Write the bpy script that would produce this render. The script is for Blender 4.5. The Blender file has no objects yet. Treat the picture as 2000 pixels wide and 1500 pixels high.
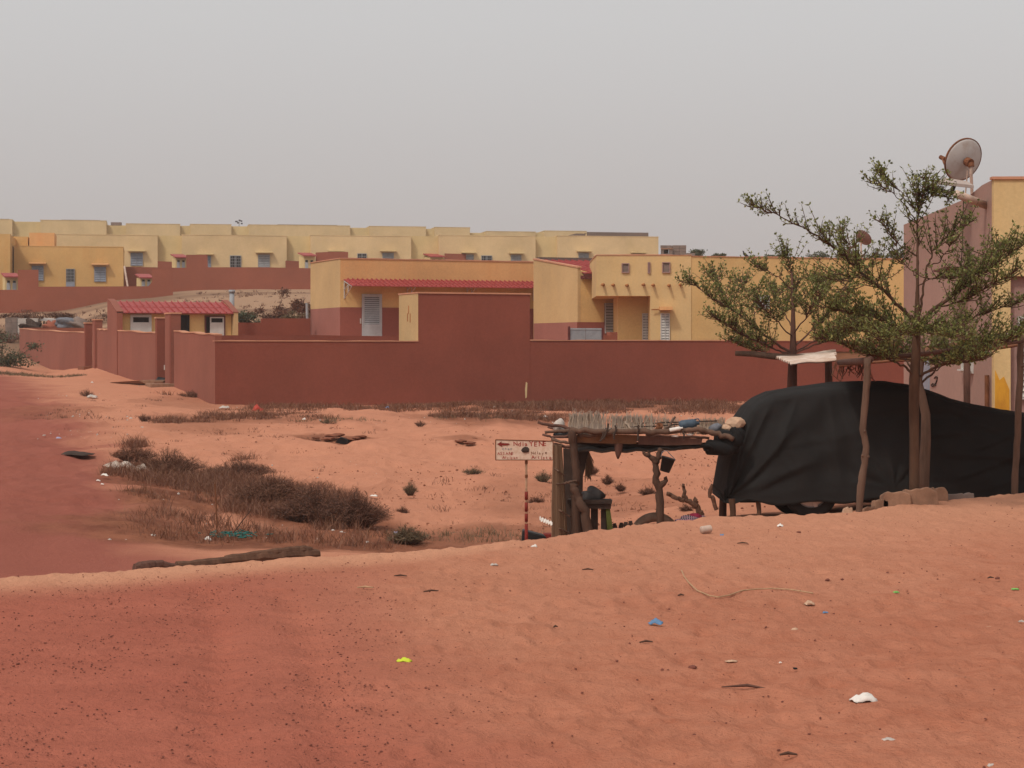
import bpy, bmesh, math, random
import numpy as np
from mathutils import Vector, Matrix
random.seed(7); rng = np.random.default_rng(11)
S = bpy.context.scene
COL = S.collection
R = math.radians

# ------------------------------------------------------------------ camera
EYE = 1.6
FPX, HZ = 3732.0, 680.0            # focal length and eye level measured in the photograph
cam_d = bpy.data.cameras.new('camera'); cam = bpy.data.objects.new('camera', cam_d); COL.objects.link(cam)
cam.location = (0, 0, EYE); cam.rotation_euler = (R(90), 0, 0)
cam_d.sensor_width = 36; cam_d.lens = 36*FPX/2000; cam_d.shift_y = -0.035
cam_d.clip_start = 0.1; cam_d.clip_end = 6000
S.camera = cam

# ------------------------------------------------------------------ light: dusty daylight, sun high on the left
SUN_EL, SUN_AZ = 52.0, -143.0        # azimuth measured clockwise from +Y
sd = (math.sin(R(SUN_AZ))*math.cos(R(SUN_EL)), math.cos(R(SUN_AZ))*math.cos(R(SUN_EL)), math.sin(R(SUN_EL)))
sun_d = bpy.data.lights.new('sun', 'SUN'); sun = bpy.data.objects.new('sun', sun_d); COL.objects.link(sun)
sun_d.energy = 1.65; sun_d.angle = R(6); sun_d.color = (1, .93, .82)
sun.rotation_euler = Vector(sd).to_track_quat('Z', 'Y').to_euler()
W = bpy.data.worlds.new('World'); S.world = W; W.use_nodes = True
wt = W.node_tree; wt.nodes.clear()
def wn(t, **k):
    n = wt.nodes.new(t)
    for a, b in k.items(): setattr(n, a, b)
    return n
wo = wn('ShaderNodeOutputWorld'); wb = wn('ShaderNodeBackground'); wsky = wn('ShaderNodeTexSky')
wsky.sky_type = 'NISHITA'; wsky.sun_disc = False; wsky.sun_elevation = R(SUN_EL); wsky.sun_rotation = R(SUN_AZ)
wsky.dust_density = 8; wsky.air_density = 1.2; wsky.altitude = 50
whs = wn('ShaderNodeHueSaturation'); whs.inputs['Saturation'].default_value = .12
wb.inputs[1].default_value = .05
wt.links.new(wsky.outputs[0], whs.inputs['Color']); wt.links.new(whs.outputs[0], wb.inputs[0])
wtc = wn('ShaderNodeTexCoord'); wsep = wn('ShaderNodeSeparateXYZ'); wr = wn('ShaderNodeValToRGB')
wr.color_ramp.elements[0].position = 0.0; wr.color_ramp.elements[0].color = (.445, .40, .388, 1)
wr.color_ramp.elements[1].position = 1.0; wr.color_ramp.elements[1].color = (.44, .435, .43, 1)
e = wr.color_ramp.elements.new(.17); e.color = (.47, .462, .46, 1)
wb2 = wn('ShaderNodeBackground'); wb2.inputs[1].default_value = 1.0
wt.links.new(wtc.outputs['Generated'], wsep.inputs[0]); wt.links.new(wsep.outputs[2], wr.inputs[0]); wt.links.new(wr.outputs[0], wb2.inputs[0])
wadd = wn('ShaderNodeAddShader'); wt.links.new(wb.outputs[0], wadd.inputs[0]); wt.links.new(wb2.outputs[0], wadd.inputs[1]); wt.links.new(wadd.outputs[0], wo.inputs[0])
S.view_settings.view_transform = 'Standard'; S.view_settings.look = 'None'
S.view_settings.exposure = 0.0; S.view_settings.gamma = 1.0; S.view_settings.use_curve_mapping = False
S.cycles.max_bounces = 6; S.cycles.volume_bounces = 1; S.cycles.volume_step_rate = 4

# ------------------------------------------------------------------ materials
MATS = {}
def newmat(name):
    m = bpy.data.materials.new(name); m.use_nodes = True; nt = m.node_tree
    b = nt.nodes['Principled BSDF']; b.inputs['Roughness'].default_value = .9
    b.inputs['Specular IOR Level'].default_value = .2
    MATS[name] = m
    return m, nt, b
def N(nt, t, **k):
    n = nt.nodes.new(t)
    for a, b in k.items(): setattr(n, a, b)
    return n
def mixc(nt, fac, a, b, mode='MIX'):
    n = N(nt, 'ShaderNodeMix', data_type='RGBA', blend_type=mode)
    for sock, v in ((n.inputs[0], fac), (n.inputs[6], a), (n.inputs[7], b)):
        if isinstance(v, bpy.types.NodeSocket): nt.links.new(v, sock)
        elif isinstance(v, (int, float)): sock.default_value = v
        else: sock.default_value = (*v, 1)
    return n.outputs[2]
def noise(nt, scale, detail=4, rough=.6, stretch=(1, 1, 1), vec=None):
    tc = N(nt, 'ShaderNodeNewGeometry').outputs['Position'] if vec is None else vec
    mp = N(nt, 'ShaderNodeMapping'); mp.inputs['Scale'].default_value = stretch
    nt.links.new(tc, mp.inputs[0])
    n = N(nt, 'ShaderNodeTexNoise'); n.inputs['Scale'].default_value = scale
    n.inputs['Detail'].default_value = detail; n.inputs['Roughness'].default_value = rough
    nt.links.new(mp.outputs[0], n.inputs[0])
    return n.outputs['Fac']
def ramp(nt, fac, p0, p1, c0=(0, 0, 0), c1=(1, 1, 1)):
    r = N(nt, 'ShaderNodeValToRGB')
    r.color_ramp.elements[0].position = p0; r.color_ramp.elements[0].color = (*c0, 1)
    r.color_ramp.elements[1].position = p1; r.color_ramp.elements[1].color = (*c1, 1)
    nt.links.new(fac, r.inputs[0]); return r.outputs[0]
def bump(nt, b, h, strength, dist):
    n = N(nt, 'ShaderNodeBump'); n.inputs['Strength'].default_value = strength; n.inputs['Distance'].default_value = dist
    nt.links.new(h, n.inputs['Height']); nt.links.new(n.outputs[0], b.inputs['Normal'])
def sc(c, k): return tuple(min(1, x*k) for x in c)
def plaster(name, c, stain=None, amt=.35, big=.35):
    m, nt, b = newmat(name)
    stain = stain or sc(c, .72)
    n1 = ramp(nt, noise(nt, big, 5, .65), .35, .75)
    col = mixc(nt, n1, sc(c, 1.07), sc(c, .77))
    n2 = ramp(nt, noise(nt, 1.6, 4, .7, (1, 1, .16)), .46, .74)
    f2 = N(nt, 'ShaderNodeMath', operation='MULTIPLY'); nt.links.new(n2, f2.inputs[0]); f2.inputs[1].default_value = amt
    col = mixc(nt, f2.outputs[0], col, stain)
    n3 = noise(nt, 14, 3, .7)
    col = mixc(nt, .16, col, ramp(nt, n3, .3, .7, sc(c, .6), sc(c, 1.35)))
    nt.links.new(col, b.inputs['Base Color'])
    bump(nt, b, noise(nt, 22, 4, .7), .35, .012)
    return m
def plain(name, c, rough=.8, metal=0.0, var=.25, scale=6, stretch=(1, 1, 1), bmp=0.0, c2=None, lo=.35, hi=.7):
    m, nt, b = newmat(name)
    n = ramp(nt, noise(nt, scale, 5, .65, stretch), lo, hi)
    nt.links.new(mixc(nt, n, c, c2 or sc(c, 1-var)), b.inputs['Base Color'])
    b.inputs['Roughness'].default_value = rough; b.inputs['Metallic'].default_value = metal
    if bmp: bump(nt, b, noise(nt, scale*3, 4, .7, stretch), bmp, .01)
    return m
def leafmat(name, c1, c2, c3, trans=.3):
    m, nt, b = newmat(name)
    g = N(nt, 'ShaderNodeNewGeometry')
    r = N(nt, 'ShaderNodeValToRGB'); nt.links.new(g.outputs['Random Per Island'], r.inputs[0])
    r.color_ramp.elements[0].color = (*c1, 1); r.color_ramp.elements[1].color = (*c3, 1)
    e = r.color_ramp.elements.new(.5); e.color = (*c2, 1)
    nt.links.new(r.outputs[0], b.inputs['Base Color']); b.inputs['Roughness'].default_value = .55
    b.inputs['Specular IOR Level'].default_value = .35
    t = N(nt, 'ShaderNodeBsdfTranslucent'); nt.links.new(r.outputs[0], t.inputs[0])
    mx = N(nt, 'ShaderNodeMixShader'); mx.inputs[0].default_value = trans
    nt.links.new(b.outputs[0], mx.inputs[1]); nt.links.new(t.outputs[0], mx.inputs[2])
    nt.links.new(mx.outputs[0], nt.nodes['Material Output'].inputs[0])
    return m
plaster('red_plaster', (.222, .062, .040), (.18, .045, .029), .3)
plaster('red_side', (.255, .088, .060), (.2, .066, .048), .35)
plaster('red_far', (.275, .082, .048), (.25, .075, .046), .3)
plaster('coping', (.52, .25, .15), (.36, .14, .09), .6)
plaster('yellow', (.60, .39, .165), (.55, .29, .09), .4)
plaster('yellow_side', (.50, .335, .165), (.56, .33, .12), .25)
plaster('yellow_pale', (.55, .375, .18), (.62, .36, .12), .3)
plaster('ochre', (.56, .335, .13), (.55, .25, .07), .4)
plaster('orange_dust', (.62, .335, .145), (.6, .27, .1), .5)
plaster('pilaster', (.60, .42, .205), (.48, .29, .11), .4)
plaster('cream', (.62, .445, .245), (.52, .38, .17), .3)
plaster('cream_bright', (.61, .45, .225), (.6, .43, .16), .2)
plaster('cream_ridge', (.58, .44, .225), (.5, .38, .18), .2)
plaster('cream_back', (.57, .425, .235), (.47, .35, .17), .3)
plaster('dado_red', (.25, .075, .054), (.19, .055, .04), .3)
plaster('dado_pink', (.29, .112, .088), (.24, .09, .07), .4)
plaster('pink_wall', (.34, .205, .165), (.33, .185, .15), .45)
plaster('pink_front', (.31, .185, .16), (.3, .17, .15), .4)
plaster('grey_roof', (.16, .115, .095), (.12, .085, .07), .4)
plain('rust_stain', (.42, .17, .06), .9, 0, .4)
plain('grey_metal', (.30, .30, .31), .55, 0.0, .2, 5)
plain('light_metal', (.40, .41, .42), .5, 0.0, .2, 4)
plain('white_metal', (.52, .49, .45), .6, 0, .2, 3)
plain('blue_metal', (.25, .27, .32), .5, 0, .2, 3)
plain('dark_hole', (.012, .010, .010), .9, 0, .3)
plain('dark_glass', (.02, .022, .026), .25, 0, .3)
plain('tile_red', (.34, .062, .058), .55, 0, .3, 3, (1, 1, 1), .1, (.27, .045, .04))
plain('tile_dark', (.12, .03, .028), .7, 0, .3)
plain('dish_grey', (.46, .44, .42), .6, 0, .3, 4, (1, 1, 1), 0, (.33, .25, .2), .5, .8)
plain('dish_brown', (.20, .115, .10), .7, 0, .3)
plain('rust', (.20, .075, .035), .85, 0, .5, 9)
plain('pipe_white', (.55, .40, .32), .6, 0, .35, 5)
plain('solar_frame', (.48, .38, .33), .5, 0, .3, 6)
plain('concrete', (.30, .165, .105), .95, 0, .35, 7, (1, 1, 1), .5)
plain('brick_grey', (.22, .16, .135), .95, 0, .35, 2, (1, 1, 1), .3)
plain('rock_tan', (.52, .33, .22), .95, 0, .35, 9, (1, 1, 1), .5)
plain('bark', (.105, .054, .033), .95, 0, .45, 9, (1, 1, .25), .6)
plain('bark_red', (.13, .062, .045), .95, 0, .4, 9, (1, 1, .25), .5)
plain('dusty_plastic', (.060, .052, .050), .6, 0, .4, 9)
plain('post_bark', (.085, .045, .030), .95, 0, .45, 12, (1, 1, .2), .7)
plain('bark_grey', (.14, .080, .055), .95, 0, .45, 12, (1, 1, .2), .6)
plain('deadwood', (.135, .068, .043), .95, 0, .5, 14, (1, 1, .4), .6)
plain('dark_wood', (.055, .034, .026), .9, 0, .4, 10)
plain('brown_board', (.17, .075, .035), .9, 0, .4, 8)
plain('green_paint', (.085, .095, .018), .7, 0, .4, 9)
plain('black_plastic', (.014, .014, .015), .5, 0, .3, 6)
plain('black_cloth', (.010, .009, .009), .9, 0, .3, 6)
plain('tyre_rubber', (.018, .017, .017), .8, 0, .3, 8)
plain('tyre_dusty', (.22, .14, .10), .95, 0, .4, 8)
plain('alloy', (.5, .5, .52), .35, .6, .2, 5)
plain('bucket', (.020, .021, .024), .5, 0, .3, 6)
plain('blue_jug', (.06, .085, .115), .5, 0, .4, 12)
plain('grey_jug', (.16, .16, .18), .6, 0, .4, 12)
plain('white_sheet', (.66, .55, .47), .6, 0, .35, 4, (1, 1, 1), .1, (.40, .24, .16))
plain('tin_sheet', (.42, .35, .31), .5, .1, .4, 4)
plain('white_scrap', (.72, .66, .60), .7, 0, .2, 30)
plain('rubbish_white', (.50, .42, .36), .8, 0, .5, 7, (1, 1, 1), .3, (.26, .17, .12))
plain('grey_scrap', (.50, .43, .38), .7, 0, .3, 30)
plain('yellow_scrap', (.56, .62, .04), .6, 0, .2, 30)
plain('blue_scrap', (.13, .25, .42), .6, 0, .3, 30)
plain('lilac_scrap', (.38, .36, .50), .6, 0, .3, 30)
plain('green_scrap', (.18, .42, .10), .6, 0, .3, 30)
plain('teal_net', (.03, .15, .13), .8, 0, .4, 20)
plain('red_scrap', (.45, .06, .04), .7, 0, .3, 20)
plain('magenta', (.22, .012, .04), .8, 0, .35, 15)
plain('straw_cord', (.45, .28, .16), .9, 0, .3, 20)
plain('twig', (.10, .050, .034), .95, 0, .4, 20)
plain('sign_post', (.36, .20, .12), .8, 0, .5, 25)
plain('sign_letter', (.36, .055, .04), .8, 0, .5, 60)
plain('sign_red', (.20, .022, .016), .8, 0, .4, 60)
plain('sign_white', (.60, .46, .36), .8, 0, .3, 25, (1, 1, 1), 0, (.47, .31, .22))
plain('feather', (.035, .033, .04), .7, 0, .4, 20)
plain('dirt_clod', (.23, .082, .046), .95, 0, .4, 12, (1, 1, 1), .5)
plain('pebble', (.20, .068, .048), .95, 0, .4, 40)
plain('antenna', (.06, .06, .07), .6, 0, .2)
leafmat('leaf', (.075, .085, .024), (.165, .180, .050), (.33, .32, .11), .45)
leafmat('leaf_far', (.055, .06, .03), (.07, .078, .035), (.10, .10, .05), .2)
leafmat('dry_leaf', (.105, .038, .020), (.165, .061, .032), (.25, .115, .06), .2)
leafmat('dry_brown', (.075, .027, .015), (.125, .045, .024), (.20, .085, .045), .2)
leafmat('dry_green', (.085, .058, .030), (.125, .083, .042), (.19, .13, .065), .2)
leafmat('reed', (.19, .115, .075), (.28, .185, .125), (.37, .26, .18), .1)
leafmat('reed_brown', (.12, .062, .036), (.20, .115, .068), (.28, .18, .11), .1)

def cover_mat():
    m, nt, b = newmat('cover')
    n = ramp(nt, noise(nt, 1.1, 5, .6), .35, .75)
    c = mixc(nt, n, (.0125, .0115, .011), (.018, .0165, .016))
    d = ramp(nt, noise(nt, 5, 5, .75), .55, .85)
    f = N(nt, 'ShaderNodeMath', operation='MULTIPLY'); nt.links.new(d, f.inputs[0]); f.inputs[1].default_value = .3
    c = mixc(nt, f.outputs[0], c, (.034, .026, .022))
    nt.links.new(c, b.inputs['Base Color']); b.inputs['Roughness'].default_value = .85
    b.inputs['Specular IOR Level'].default_value = .12
    bump(nt, b, noise(nt, 9, 4, .6, (.5, 1, 1)), .35, .02)
cover_mat()
def plaid():
    m, nt, b = newmat('plaid')
    tc = N(nt, 'ShaderNodeNewGeometry').outputs['Position']
    w1 = N(nt, 'ShaderNodeTexWave'); w1.inputs['Scale'].default_value = 12; w1.bands_direction = 'X'; nt.links.new(tc, w1.inputs[0])
    w2 = N(nt, 'ShaderNodeTexWave'); w2.inputs['Scale'].default_value = 12; w2.bands_direction = 'Z'; nt.links.new(tc, w2.inputs[0])
    c = mixc(nt, ramp(nt, w1.outputs['Fac'], .8, .9), (.05, .035, .045), (.32, .22, .22))
    c = mixc(nt, ramp(nt, w2.outputs['Fac'], .85, .95), c, (.25, .10, .14))
    nt.links.new(c, b.inputs['Base Color'])
plaid()
M = MATS

# ------------------------------------------------------------------ object helpers
def wloc(o):
    v = Vector((0, 0, 0))
    while o is not None: v += o.location; o = o.parent
    return v
def tag(o, label=None, cat=None, group=None, kind=None):
    if label: o['label'] = label
    if cat: o['category'] = cat
    if group: o['group'] = group
    if kind: o['kind'] = kind
    return o
def thing(name, label, cat, loc, group=None):
    o = bpy.data.objects.new(name, None); COL.objects.link(o); o.location = loc; o.empty_display_size = .1
    return tag(o, label, cat, group)
class MB:
    def __init__(s): s.v = []; s.f = []
    def add(s, vs, fs):
        b = len(s.v); s.v += [tuple(x) for x in vs]; s.f += [tuple(i+b for i in f) for f in fs]; return s
    def hexa(s, p):      # 8 points: bottom 4 ccw, top 4 ccw
        return s.add(p, [(3, 2, 1, 0), (4, 5, 6, 7), (0, 1, 5, 4), (1, 2, 6, 5), (2, 3, 7, 6), (3, 0, 4, 7)])
    def box(s, c, d, rz=0):
        cx, cy, cz = c; a, b, h = d[0]/2, d[1]/2, d[2]/2; co, si = math.cos(rz), math.sin(rz)
        p = [(cx+x*co-y*si, cy+x*si+y*co, cz+z) for z in (-h, h) for x, y in ((-a, -b), (a, -b), (a, b), (-a, b))]
        return s.hexa(p)
    def prism(s, pts, off):   # polygon (3-D points) extruded by off
        n = len(pts); a = [Vector(p) for p in pts]; o = Vector(off)
        fs = [tuple(range(n)), tuple(range(2*n-1, n-1, -1))]
        fs += [(i, i+n, (i+1) % n+n, (i+1) % n) for i in range(n)]
        return s.add(a+[p+o for p in a], fs)
    def tube(s, path, rad, n=8, cap=True, ov=None):
        path = [Vector(p) for p in path]; m = len(path)
        rad = [rad]*m if isinstance(rad, (int, float)) else rad
        b = len(s.v); prev = None
        for i, p in enumerate(path):
            t = (path[min(i+1, m-1)]-path[max(i-1, 0)])
            if t.length < 1e-9: t = Vector((0, 0, 1))
            t.normalize()
            if prev is None:
                a = Vector((0, 0, 1)) if abs(t.z) < .9 else Vector((1, 0, 0))
                x = t.cross(a).normalized()
            else:
                x = prev-t*prev.dot(t)
                x = x.normalized() if x.length > 1e-6 else t.orthogonal().normalized()
            prev = x; y = t.cross(x)
            for k in range(n):
                a = 2*math.pi*k/n
                s.v.append(tuple(p+(x*math.cos(a)+y*math.sin(a))*rad[i]))
        for i in range(m-1):
            for k in range(n):
                q = (k+1) % n
                s.f.append((b+i*n+k, b+i*n+q, b+(i+1)*n+q, b+(i+1)*n+k))
        if cap:
            s.f.append(tuple(b+k for k in range(n-1, -1, -1))); s.f.append(tuple(b+(m-1)*n+k for k in range(n)))
        return s
    def lathe(s, prof, c, axis=(0, 0, 1), n=24, closed=False):
        ax = Vector(axis).normalized(); x = ax.orthogonal().normalized(); y = ax.cross(x); c = Vector(c); b = len(s.v); m = len(prof)
        for r, h in prof:
            for k in range(n):
                a = 2*math.pi*k/n; s.v.append(tuple(c+ax*h+(x*math.cos(a)+y*math.sin(a))*r))
        for i in range(m if closed else m-1):
            j = (i+1) % m
            for k in range(n):
                q = (k+1) % n; s.f.append((b+i*n+k, b+i*n+q, b+j*n+q, b+j*n+k))
        return s
    def build(s, name, mat, parent=None, loc=None, smooth=False, bevel=0):
        me = bpy.data.meshes.new(name); o = bpy.data.objects.new(name, me); COL.objects.link(o)
        if parent is not None: o.parent = parent; base = wloc(parent)
        else:
            o.location = loc if loc is not None else (0, 0, 0); base = Vector(o.location)
        bx, by, bz = base
        me.from_pydata([(x-bx, y-by, z-bz) for x, y, z in s.v], [], s.f)
        me.materials.append(M[mat] if isinstance(mat, str) else mat)
        bm = bmesh.new(); bm.from_mesh(me)
        if len(bm.faces) < 60000: bmesh.ops.recalc_face_normals(bm, faces=bm.faces)
        bm.to_mesh(me); bm.free()
        if smooth:
            for p in me.polygons: p.use_smooth = True
        if bevel:
            md = o.modifiers.new('bevel', 'BEVEL'); md.width = bevel; md.segments = 2; md.limit_method = 'ANGLE'
        return o
def at(px, py, Y): return ((px-1000)/FPX*Y, Y, EYE-(py-HZ)/FPX*Y)
def zy(py, Y): return EYE-(py-HZ)/FPX*Y
def lump(name, mat, c, d, label=None, cat=None, parent=None, group=None, seed=0, rough=.25, sub=2, rz=0, sharp=False):
    """an irregular solid body, resting with its base at c"""
    bm = bmesh.new(); bmesh.ops.create_icosphere(bm, subdivisions=sub, radius=.5)
    r = random.Random(seed); ph = [(r.uniform(1, 4), r.uniform(1, 4), r.uniform(1, 4), r.uniform(0, 6)) for _ in range(5)]
    co, si = math.cos(rz), math.sin(rz); mb = MB(); vs = []
    for v in bm.verts:
        k = 1+rough*sum(math.sin(a*v.co.x*3+b*v.co.y*3+c_*v.co.z*3+p) for a, b, c_, p in ph)/3
        x, y, z = v.co.x*k*d[0], v.co.y*k*d[1], max(v.co.z*k, -.32)*d[2]
        vs.append((c[0]+x*co-y*si, c[1]+x*si+y*co, c[2]+z+.30*d[2]))
    mb.add(vs, [tuple(v.index for v in f.verts) for f in bm.faces]); bm.free()
    o = mb.build(name, mat, parent, None if parent else c, smooth=not sharp)
    if label: tag(o, label, cat, group)
    return o

# ------------------------------------------------------------------ terrain
YK = np.array([22, 26, 30, 36, 42, 48, 55, 62, 70, 80, 95, 110, 125, 135, 150, 175, 215, 300, 2500.])
TAIL = [.2, 1.3, 2.3, 3.3, 4.0, 4.6, 5.4, 9, 9.5, 9.5]
TAILR = [.2, 1.2, 2.5, 4.5, 5.4, 6, 6.3, 8, 8.5, 8.5]
PXC = np.array([-200, 0, 100, 250, 420, 650, 900, 1080, 1300, 1500, 1750, 2000, 2300.])
ZT = [
 [-2.32, -2.28, -2.2, -2.0, -1.78, -1.58, -1.35, -1.15, -1.0, -.8, -.1, .8, 1.8, 2.7, 3.6, 6.0, 9.0, 9.5, 9.5],
 [-2.32, -2.28, -2.2, -2.0, -1.78, -1.58, -1.35, -1.15, -1.0, -.85, -.2, .8, 1.8, 2.7, 3.6, 6.0, 9.0, 9.5, 9.5],
 [-2.36, -2.33, -2.25, -2.05, -1.83, -1.65, -1.4, -1.2, -1.1, -1.08, -.7, .8, 1.8, 2.75, 3.6, 5.8, 9.0, 9.5, 9.5],
 [-2.40, -2.43, -2.35, -2.15, -1.92, -1.72, -1.5, -1.29, -1.1, -.3, .9, 1.9, 2.9, 3.5, 4.2, 5.6, 9.0, 9.5, 9.5],
 [-2.42, -2.58, -2.53, -2.3, -2.0, -1.82, -1.79, -1.3, -.6]+TAIL,
 [-2.38, -2.68, -2.62, -2.32, -2.0, -1.8, -1.74, -1.70, -.6]+TAIL,
 [-2.50, -2.75, -2.72, -2.45, -2.12, -1.88, -1.78, -1.72, -.9]+TAIL,
 [-2.55, -2.70, -2.75, -2.55, -2.25, -1.98, -1.85, -1.77, -1.2]+TAIL,
 [-2.20, -2.35, -2.50, -2.5, -2.25, -2.0, -1.88, -1.8, -1.4]+TAILR,
 [-2.10, -2.20, -2.30, -2.4, -2.22, -2.0, -1.88, -1.8, -1.6]+TAILR,
 [-1.90, -2.05, -2.10, -2.1, -2.1, -2.0, -1.9, -1.85, -1.7]+TAILR,
 [-1.75, -1.95, -2.0, -2.0, -2.0, -2.0, -1.9, -1.85, -1.75]+TAILR,
 [-1.75, -1.95, -2.0, -2.0, -2.0, -2.0, -1.9, -1.85, -1.75]+TAILR]
ZT = np.array(ZT)+EYE
CR_PX = np.array([-200, 0, 200, 400, 650, 800, 950, 1080, 1200, 1300, 1400, 1550, 1650, 1750, 1900, 2000, 2300.])
CR_PY = np.array([1145, 1128, 1116, 1099, 1083, 1076, 1064, 1050, 1032, 1020, 1010, 1005, 1000, 987, 971, 963, 945.])
ZCREST = .05
def pchip_slopes(x, y):
    h = np.diff(x); d = np.diff(y, axis=-1)/h
    m = np.zeros_like(y)
    a, b = d[..., :-1], d[..., 1:]; w1 = 2*h[1:]+h[:-1]; w2 = h[1:]+2*h[:-1]
    with np.errstate(divide='ignore', invalid='ignore'):
        hm = (w1+w2)/(w1/a+w2/b)
    m[..., 1:-1] = np.where(a*b > 0, hm, 0); m[..., 0] = d[..., 0]; m[..., -1] = d[..., -1]
    return m
MT = pchip_slopes(YK, ZT)
def herm(x0, x1, y0, y1, m0, m1, x):
    h = x1-x0; t = np.clip((x-x0)/h, 0, 1); t2 = t*t; t3 = t2*t
    return (2*t3-3*t2+1)*y0+(t3-2*t2+t)*h*m0+(-2*t3+3*t2)*y1+(t3-t2)*h*m1
mcr = pchip_slopes(CR_PX, CR_PY)
def crest_Y(px):
    px = np.clip(px, -200, 2300); i = np.clip(np.searchsorted(CR_PX, px)-1, 0, len(CR_PX)-2)
    py = herm(CR_PX[i], CR_PX[i+1], CR_PY[i], CR_PY[i+1], mcr[i], mcr[i+1], px)
    return (EYE-ZCREST)*FPX/(py-HZ)
_perm = np.random.default_rng(3).random((256, 256))
def vnoise(x, y):
    xi = np.floor(x).astype(int); yi = np.floor(y).astype(int); fx = x-xi; fy = y-yi
    fx = fx*fx*fx*(fx*(fx*6-15)+10); fy = fy*fy*fy*(fy*(fy*6-15)+10)
    g = lambda a, b: _perm[a & 255, b & 255]
    return (g(xi, yi)*(1-fx)+g(xi+1, yi)*fx)*(1-fy)+(g(xi, yi+1)*(1-fx)+g(xi+1, yi+1)*fx)*fy-.5
def fbm(x, y, o=3):
    s = 0; a = 1
    for k in range(o): s = s+a*vnoise(x*2**k+17*k, y*2**k+31*k); a *= .5
    return s
PITS = [(665, 850, 42.5, .55, .35, .2), (910, 858, 42.5, .5, .35, .18), (668, 863, 41.6, .17, .14, .55), (720, 852, 43, .35, .25, .1), (612, 853, 42.8, .3, .2, .1)]
def base_h(X, Y):
    X = np.asarray(X, float); Y = np.asarray(Y, float)
    Ys = np.maximum(Y, 3.0); px = np.clip(1000+FPX*X/Ys, -200, 2300)
    yc = crest_Y(px)
    # beyond the first knot: table
    iy = np.clip(np.searchsorted(YK, Ys)-1, 0, len(YK)-2)
    ic = np.clip(np.searchsorted(PXC, px)-1, 0, len(PXC)-2)
    tc = (px-PXC[ic])/(PXC[ic+1]-PXC[ic]); tc = tc*tc*(3-2*tc)*.6+tc*.4
    def colz(c): return herm(YK[iy], YK[iy+1], ZT[c, iy], ZT[c, iy+1], MT[c, iy], MT[c, iy+1], np.maximum(Ys, 22.))
    zf = colz(ic)*(1-tc)+colz(ic+1)*tc
    z0 = ZT[ic, 0]*(1-tc)+ZT[ic+1, 0]*tc
    w = np.clip((Ys-yc)/np.maximum(22-yc, .1), 0, 1)
    zm = ZCREST+(z0-ZCREST)*(w*(2-w))
    near = ZCREST*np.clip((Ys-(yc-6))/6, 0, 1)**2
    z = np.where(Ys <= yc, near, np.where(Ys < 22, zm, zf))
    return z
def ground_h(X, Y):
    X = np.asarray(X, float); Y = np.asarray(Y, float)
    z = base_h(X, Y)
    # smooth undulation
    z = z+.05*fbm(X*.35, Y*.35, 3)*np.clip((Y-20)/10, 0, 1)+.022*fbm(X*.5+9, Y*.5, 2)
    z = z+.24*fbm(X*.13+3, Y*.13, 3)*np.clip((Y-24)/8, 0, 1)*np.clip((52-Y)/8, 0, 1)
    for px, py, Yp, rx, ry, d in PITS:
        x0 = (px-1000)/FPX*Yp
        q = ((X-x0)/rx)**2+((Y-Yp)/(ry*2))**2
        z = z-d*np.exp(-q*1.3)+(.25*d*np.exp(-((np.sqrt(q)-1.5)**2)*3) if d < .2 else 0)
    return z
def gz(X, Y): return float(ground_h(np.array([X]), np.array([Y]))[0])
def hit(px, py, lo=4.0, hi=160.0):
    """first point of the ground seen along the sight line through a pixel of the photograph"""
    Y = np.exp(np.linspace(math.log(lo), math.log(hi), 3000)); X = (px-1000)/FPX*Y; zr = EYE-(py-HZ)/FPX*Y
    d = zr-ground_h(X, Y); k = np.argmax(d < 0)
    if d[k] >= 0: k = len(Y)-1
    return Vector((X[k], Y[k], float(ground_h(X[k:k+1], Y[k:k+1])[0])))
# road edges in plan
RE_Y = np.array([0, 7.3, 14, 16, 21, 31.5, 38.5, 51, 64, 80, 120]); RE_X = np.array([1.4, 0.0, -1.3, -2.2, -3.6, -6.0, -8.3, -12.0, -16.2, -22, -36])
def sstep(a, b, x): t = np.clip((x-a)/(b-a), 0, 1); return t*t*(3-2*t)
def road_mask(X, Y):
    e = np.interp(Y, RE_Y, RE_X)+.5*fbm(X*1.1, Y*.8, 3)*np.clip(Y/15, .3, 2)
    wd = np.interp(Y, [0, 14, 20, 60], [.9, .6, .8, 1.3])
    m = sstep(wd, -wd, X-e)*np.where(Y > 75, 0, 1)
    m = m*sstep(-15, -11, X-e+np.interp(Y, [0, 60], [0, 2]))
    px = 1000+FPX*X/np.maximum(Y, 3); yc = crest_Y(px)
    berm = np.exp(-((Y-yc+.15)/.55)**2)            # pale loose sand thrown up along the road edge
    return m*(1-.85*berm), berm
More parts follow.
